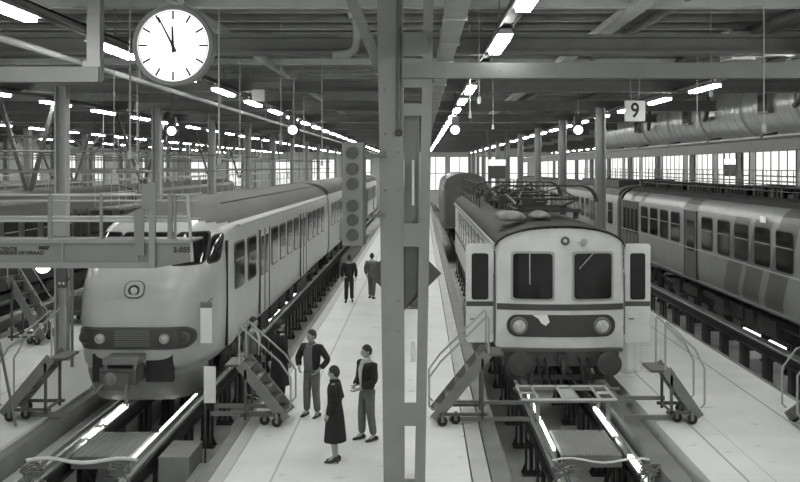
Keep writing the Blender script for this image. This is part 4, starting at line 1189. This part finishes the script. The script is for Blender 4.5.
# pit lamps on the far wall of each pit, added as fill light except under the banded train, and a lit plate on the banded train
for xw, y0_, where in ((12.9, 21.0, 'under the banded train'), (3.98, 23.0, 'added to brighten the pit under the white-fronted train'), (-7.0, 23.0, 'added to brighten the pit under the rounded-nose train'), (-14.3, 24.0, 'added to brighten the pit under the dark train at far left')):
    pr = None; y = y0_; ip = 0
    while y < 62:
        if pr is None:
            pr = thing('pit_and_fill_lamp', 'small fluorescent pit lamp ' + where, 'lamp', (xw, y, -.8), 'pit lamps ' + where)
            MB().box(xw, xw+.06, y, y+1.3, -.86, -.62).build('housing', 'steel_l', pr)
            MB().box(xw-.05, xw, y+.05, y+1.25, -.80, -.70).build('tube', 'pittube', pr)
            MB().box(xw, xw+.05, y+.6, y+.66, -1.72, -.86).build('stand', 'steel_d', pr)
        else:
            q = copy_tree(pr); q.location.y = y
        (pr if ip == 0 else q)['label'] = '%s small fluorescent pit lamp from the front %s' % (ORD[ip], where)
        y += 4.14; ip += 1
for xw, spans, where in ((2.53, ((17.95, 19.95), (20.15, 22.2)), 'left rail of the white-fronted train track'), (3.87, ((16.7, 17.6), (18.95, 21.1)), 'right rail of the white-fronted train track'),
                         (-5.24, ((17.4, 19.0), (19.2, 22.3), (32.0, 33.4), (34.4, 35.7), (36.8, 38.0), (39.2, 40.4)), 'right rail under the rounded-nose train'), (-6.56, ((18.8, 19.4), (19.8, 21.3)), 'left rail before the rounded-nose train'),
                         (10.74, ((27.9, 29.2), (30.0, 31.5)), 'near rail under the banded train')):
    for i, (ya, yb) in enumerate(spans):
        t = thing('pit_and_fill_lamp', '%s lit tube from the front along the %s' % (ORD[i], where), 'lamp', (xw, ya, -.36), 'tubes along the '+where)
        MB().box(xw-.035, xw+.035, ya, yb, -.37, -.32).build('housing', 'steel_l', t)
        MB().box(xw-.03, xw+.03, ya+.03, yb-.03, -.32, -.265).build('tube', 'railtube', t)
MB().box(9.93, 9.945, 27.3, 27.75, 3.44, 3.62).build('number_plate', 'paper', R_)
# ------------------------------------------------------------------ people
def skin(verts, edges, radii, sub=2):
    me = bpy.data.meshes.new('t'); me.from_pydata(verts, edges, [])
    o = bpy.data.objects.new('t', me); C.objects.link(o)
    o.modifiers.new('k', 'SKIN'); me = o.data
    for i, sv in enumerate(me.skin_vertices[0].data):
        r_ = radii[i]; sv.radius = r_ if isinstance(r_, tuple) else (r_, r_); sv.use_root = (i == 0)
    s_ = o.modifiers.new('s', 'SUBSURF'); s_.levels = sub; s_.render_levels = sub
    dg = bpy.context.evaluated_depsgraph_get(); dg.update()
    res = bpy.data.meshes.new_from_object(o.evaluated_get(dg))
    bpy.data.objects.remove(o)
    vs = [v.co.copy() for v in res.vertices]; fs = [list(p_.vertices) for p_ in res.polygons]
    bpy.data.meshes.remove(res)
    return vs, fs

def person(label, x, y, z, face, H=1.75, top='jacket', arms=None, hair_m='hair', trousers='cloth_m', topm='cloth_d', shirt='cloth_l', stance=.1, female=False, head_turn=0., group=None, stride=0., hair_len=0.):
    r = thing('person', label, 'person', (x, y, z), group)
    k_ = H/1.75; sw = .165 if female else .19
    if arms is None: arms = [((-.26, .03, 1.15), (-.25, -.07, .91)), ((.26, .03, 1.15), (.25, -.07, .91))]
    J = {}
    hip = .92; fx = stance
    V = [(0, 0, .96), (0, 0, 1.13), (0, -.005, 1.30), (0, 0, 1.43), (0, .0, 1.50), (0, -.01, 1.58)]
    Rr = [(.145, .10), (.13, .095), (.16, .105), (.11, .075), (.055, .055), (.052, .055)]
    E = [(0, 1), (1, 2), (2, 3), (3, 4), (4, 5)]
    hands = []; armpts = []
    for i, s in enumerate((-1, 1)):
        el, wr = arms[i]; a = len(V); sh = (s*sw, .0, 1.41)
        wv = Vector(wr); ev = Vector(el); dd = (wv-ev).normalized(); palm = wv+dd*.07
        V += [sh, el, wr, tuple(palm)]; Rr += [(.058, .058), .042, .027, (.036, .022)]
        E += [(3, a), (a, a+1), (a+1, a+2), (a+2, a+3)]
        hands.append((s, wv, palm, dd)); armpts.append((Vector(sh), ev, wv))
    legs = []
    for s in (-1, 1):
        a = len(V); st = stride*s
        pts = [(s*.085, 0, .90), (s*(.085+fx)/2, -.02+st*.5, .50), (s*fx, .02+st, .09), (s*(fx+.015), -.10+st, .035)]
        V += pts; Rr += [.085, .055, .038, (.038, .03)]; E += [(0, a), (a, a+1), (a+1, a+2), (a+2, a+3)]
        legs.append([Vector(p_) for p_ in pts])
    vs, fs = skin(V, E, Rr, 2)
    b = MB(); b.add(vs, fs)
    # fingers: four of different length and a thumb from the side of the palm
    for s, wv, palm, dd in hands:
        side = Vector((0, -1, 0)); side = (side-dd*side.dot(dd)).normalized() if abs(side.dot(dd)) < .98 else Vector((1, 0, 0))
        inn = dd.cross(side).normalized()
        if inn.x*s > 0: inn = -inn
        for q, ln in ((-1.5, .062), (-.5, .075), (.5, .082), (1.5, .074)):
            p0 = palm+side*q*.017; p1 = p0+dd*(ln*.55+.02)+inn*.006; p2 = p1+dd*ln*.35+inn*.02; p3 = p2+dd*ln*.15+inn*.02
            b.tube(p0, p1, .0095, 6, .009).tube(p1, p2, .009, 6, .008).tube(p2, p3, .008, 6, .005)
        t0 = wv+dd*.03+side*.022; t1 = t0+dd*.03+side*.03+inn*.01; t2 = t1+dd*.03+side*.008+inn*.01
        b.tube(t0, t1, .012, 6, .0105).tube(t1, t2, .0105, 6, .007)
    # head
    hc = Vector((0, -.02, 1.64)); rot = Matrix.Rotation(head_turn, 3, 'Z'); n1, n2 = 20, 24
    base = len(b.v); hv = []
    def headpt(th, ph):
        d_ = Vector((math.sin(th)*math.sin(ph), -math.sin(th)*math.cos(ph), math.cos(th)))
        p_ = Vector((d_.x*.076, d_.y*.095, d_.z*.115))
        if d_.z < 0: p_.x *= 1+.32*d_.z; p_.y = p_.y*(1+.12*d_.z) - (.012 if d_.y < 0 else -.0)*(-d_.z)
        fr_ = max(0, -d_.y)
        nose_ = math.exp(-((d_.x/.13)**2+((d_.z+.18)/.16)**2))*fr_; p_.y -= .022*nose_
        brow = math.exp(-((d_.z-.12)/.08)**2)*fr_*math.exp(-(d_.x/.5)**2); p_.y -= .005*brow
        for q in (-1, 1):
            sock = math.exp(-(((d_.x-q*.38)/.16)**2+((d_.z)/.1)**2))*fr_; p_.y += .008*sock
        ch = math.exp(-((d_.x/.25)**2+((d_.z+.85)/.15)**2))*fr_; p_.y -= .010*ch
        lip = math.exp(-((d_.x/.25)**2+((d_.z+.5)/.07)**2))*fr_; p_.y -= .006*lip
        return hc+rot@p_
    pts = [[headpt(PI*i/n1, 2*PI*j/n2) for j in range(n2)] for i in range(1, n1)]
    b.rings(pts)
    for q in (-1, 1):
        e = hc+rot@Vector((q*.076, .008, -.005)); b.lathe(e-rot@Vector((q*.01, 0, 0)), rot@Vector((q, .25, 0)), [(0, .018), (.012, .028), (.02, .024)], 10)
    b.cm = 1
    for q in (-1, 1):
        e = hc+rot@Vector((q*.030, -.085, .004)); b.lathe(e, rot@Vector((0, -1, 0)), [(0, .012), (.004, .011), (.007, .005)], 10)
    e = hc+rot@Vector((0, -.098, -.056)); b.bar(e-rot@Vector((.024, 0, 0)), e+rot@Vector((.024, 0, 0)), .006, .006)
    T0 = Matrix.Scale(k_, 4)
    def fin(mb, name, mats, sm=True, par=None):
        mb.v = [tuple(Vector(v)*k_+Vector((x, y, z))) for v in mb.v]
        o = mb.build(name, mats, par or r, smooth=False)
        for p_ in o.data.polygons: p_.use_smooth = sm
        return o
    body = fin(b, 'body', ['skin', 'eye'])
    # hair cap
    hb = MB(); 
    def hp(th, ph):
        p_ = headpt(th, ph)-hc; return hc+p_*(1.12+hair_len*.12)+rot@Vector((0, .010, .010))
    rgs = []
    for i in range(0, 10):
        row = []
        for j in range(n2):
            ph = 2*PI*j/n2; fwd = (math.cos(ph)+1)/2
            lim = PI*(.71+hair_len*.05-fwd**1.3*.38); row.append(hp(max(.03, lim*i/9), ph))
        rgs.append(row)
    hb.rings(rgs)
    fin(hb, 'hair', hair_m)
    if hair_len:
        pass
    # trousers or stockings and shoes
    if trousers:
        v_, e_, r_ = [(0, 0, 1.02)], [], [(.165, .125)]
        v_.append((0, 0, .93)); r_.append((.172, .135)); e_.append((0, 1))
        for lg_ in legs:
            a = len(v_); h_, kn, an, _ = lg_
            v_ += [tuple(h_+Vector((0, 0, -.04))), tuple(kn), tuple(an+Vector((0, -.005, .0)))]; r_ += [(.108, .11), .085, .07]; e_ += [(1, a), (a, a+1), (a+1, a+2)]
        vv, ff = skin(v_, e_, r_, 2); tb = MB(); tb.add(vv, ff); fin(tb, 'trousers', trousers)
    for lg_ in legs:
        an, to = lg_[2], lg_[3]; sb = MB(); rg = []
        heel = .05 if female else .02
        for q, wd_, ht in ((.075, .028, .07), (.05, .038, .085), (.0, .042, .10), (-.06, .042, .065), (-.12, .047, .05), (-.17, .04, .04), (-.20, .018, .025)):
            c0 = Vector((to.x, an.y+q, 0)); zb = .0 if q < -.05 or not female else (heel*.6)
            rg.append([c0+Vector((math.cos(a)*wd_, 0, max(zb+.002, zb+ht*.45+math.sin(a)*ht*.55))) for a in [2*PI*t/10 for t in range(10)]])
        sb.rings(rg)
        if female: sb.tube((to.x, an.y+.06, 0), (to.x, an.y+.055, heel), .012, 6, .018)
        fin(sb, 'shoe', 'shoe')
    # upper garment
    if top == 'coat':
        rg = []
        for zz, rx, ry, yo in ((.40, .245, .20, .01), (.44, .245, .20, .01), (.60, .225, .185, .01), (.80, .205, .17, .005), (.95, .19, .155, 0), (1.08, .165, .13, 0), (1.2, .17, .13, 0), (1.32, .185, .135, 0), (1.40, .20, .125, 0), (1.45, .16, .105, 0), (1.475, .11, .085, 0), (1.50, .07, .065, 0), (1.53, .062, .06, 0)):
            rg.append([Vector((math.cos(a)*rx*(1+.03*math.sin(7*a)*(1 if zz < 1 else 0)), yo+math.sin(a)*ry*(1+.04*math.sin(5*a)*(1 if zz < 1 else 0)), zz)) for a in [2*PI*t/36 for t in range(36)]])
        cb = MB(); cb.rings(rg)
        for sh, ev, wv in armpts:
            d1 = (ev-sh); cb.path([sh-d1*.16+Vector((0, 0, .0)), sh+d1*.3, ev], .075, 12); cb.path([ev-d1*.1, ev+(wv-ev)*.4, wv+(wv-ev)*.02], .058, 12)
        fin(cb, 'coat', topm)
        cl = MB(); cl.rings([[Vector((math.cos(a)*rx, math.sin(a)*rx*.95-.005, zz)) for a in [2*PI*t/20 for t in range(20)]] for zz, rx in ((1.46, .085), (1.50, .095), (1.54, .078), (1.53, .06))])
        fin(cl, 'collar', topm)
    else:
        v_ = [(0, 0, .90), (0, 0, 1.12), (0, -.005, 1.30), (0, 0, 1.43)]; r_ = [(.20, .15), (.19, .145), (.215, .15), (.14, .105)]; e_ = [(0, 1), (1, 2), (2, 3)]
        for sh, ev, wv in armpts:
            a = len(v_); v_ += [tuple(sh), tuple(ev), tuple(ev+(wv-ev)*.9)]; r_ += [.09, .075, .06]; e_ += [(3, a), (a, a+1), (a+1, a+2)]
        vv, ff = skin(v_, e_, r_, 2); jb = MB(); jb.add(vv, ff); fin(jb, 'jacket', topm)
        # shirt front wedge showing between lapels
        sb = MB(); A = []
        for i in range(9):
            zz = .93+i*.068; w_ = (.10 if top == 'open' else .02+.055*((zz-1.0)/.48)); yy = -.156 - .018*math.sin((zz-1.0)/.48*PI)
            if zz > 1.36: yy += (zz-1.36)*.42; w_ *= .85
            A.append([Vector((q*w_, yy+abs(q)*.012, zz)) for q in (-1, -.5, 0, .5, 1)])
        sb.grid(A); so_ = fin(sb, 'shirt', shirt); so_.modifiers.new('s', 'SOLIDIFY').thickness = .012
        cl = MB(); cl.rings([[Vector((math.cos(a)*rx, math.sin(a)*rx*.95-.008, zz)) for a in [2*PI*t/20 for t in range(20)]] for zz, rx in ((1.46, .082), (1.50, .078), (1.53, .066), (1.52, .055))])
        fin(cl, 'collar', shirt)
    r.rotation_euler.z = face
    return r
# facing 0 looks towards the camera (-y)
person('man in open dark jacket with hands by hips, left of the standing group', -2.19, 19.25, 0, -.45, 1.74, 'open',
       arms=[((-.36, .04, 1.16), (-.24, -.10, 1.00)), ((.37, .04, 1.17), (.24, -.10, .99))], trousers='cloth_m', shirt='cloth_m', head_turn=-.5, stance=.13)
person('woman in long dark coat and heeled shoes seen from the side in front', -1.46, 16.25, 0, -1.75, 1.63, 'coat', trousers=None, female=True, stance=.055, hair_len=.35,
       arms=[((-.225, .05, 1.14), (-.205, -.06, .93)), ((.225, .05, 1.14), (.205, -.06, .93))])
person('man in dark jacket with hands held before him, beside the big column', -.98, 17.6, 0, -.9, 1.74, 'jacket',
       arms=[((-.25, .0, 1.13), (-.07, -.23, 1.03)), ((.25, .0, 1.13), (.09, -.23, 1.0))], trousers='cloth_m', head_turn=-.3, stance=.12, stride=.05)
person('person in dark coat standing far back on the platform, left one', -2.65, 35.5, 0, PI, 1.75, 'jacket', trousers='cloth_d', stride=.12)
person('person in grey jacket far back on the platform beside the column', -1.85, 36.5, 0, PI-.3, 1.72, 'jacket', trousers='cloth_m', topm='cloth_m', stride=-.1)
person('person in long dark overcoat beside the stairs of the rounded-nose train', -3.0, 20.3, 0, 2.2, 1.78, 'coat', topm='cloth_d', trousers='cloth_d')
person('person in work jacket behind the stairs at the rounded-nose train door', -3.65, 20.75, -.06+.06, 1.2, 1.76, 'jacket', topm='cloth_m', trousers='cloth_d')

# ------------------------------------------------------------------ camera, world, view
cam = bpy.data.cameras.new('camera'); co = bpy.data.objects.new('camera', cam); C.objects.link(co)
co.location = (0, 0, 5.05); co.rotation_euler = (PI/2, 0, 0)
cam.sensor_width = 36; cam.lens = 950/800*36
cam.shift_x = -20/800; cam.shift_y = -74/800
cam.clip_start = .1; cam.clip_end = 400
S.camera = co
w = bpy.data.worlds.new('world'); S.world = w; w.use_nodes = True
bg = w.node_tree.nodes['Background']; bg.inputs[0].default_value = (.97, 1, .96, 1); bg.inputs[1].default_value = .62
S.view_settings.view_transform = 'Standard'; S.view_settings.look = 'None'; S.view_settings.gamma = 1
S.view_settings.use_curve_mapping = False
S.view_settings.exposure = 0.62
S.cycles.use_denoising = True
S.cycles.max_bounces = 6; S.cycles.diffuse_bounces = 4; S.cycles.glossy_bounces = 3
S.cycles.sample_clamp_indirect = 6
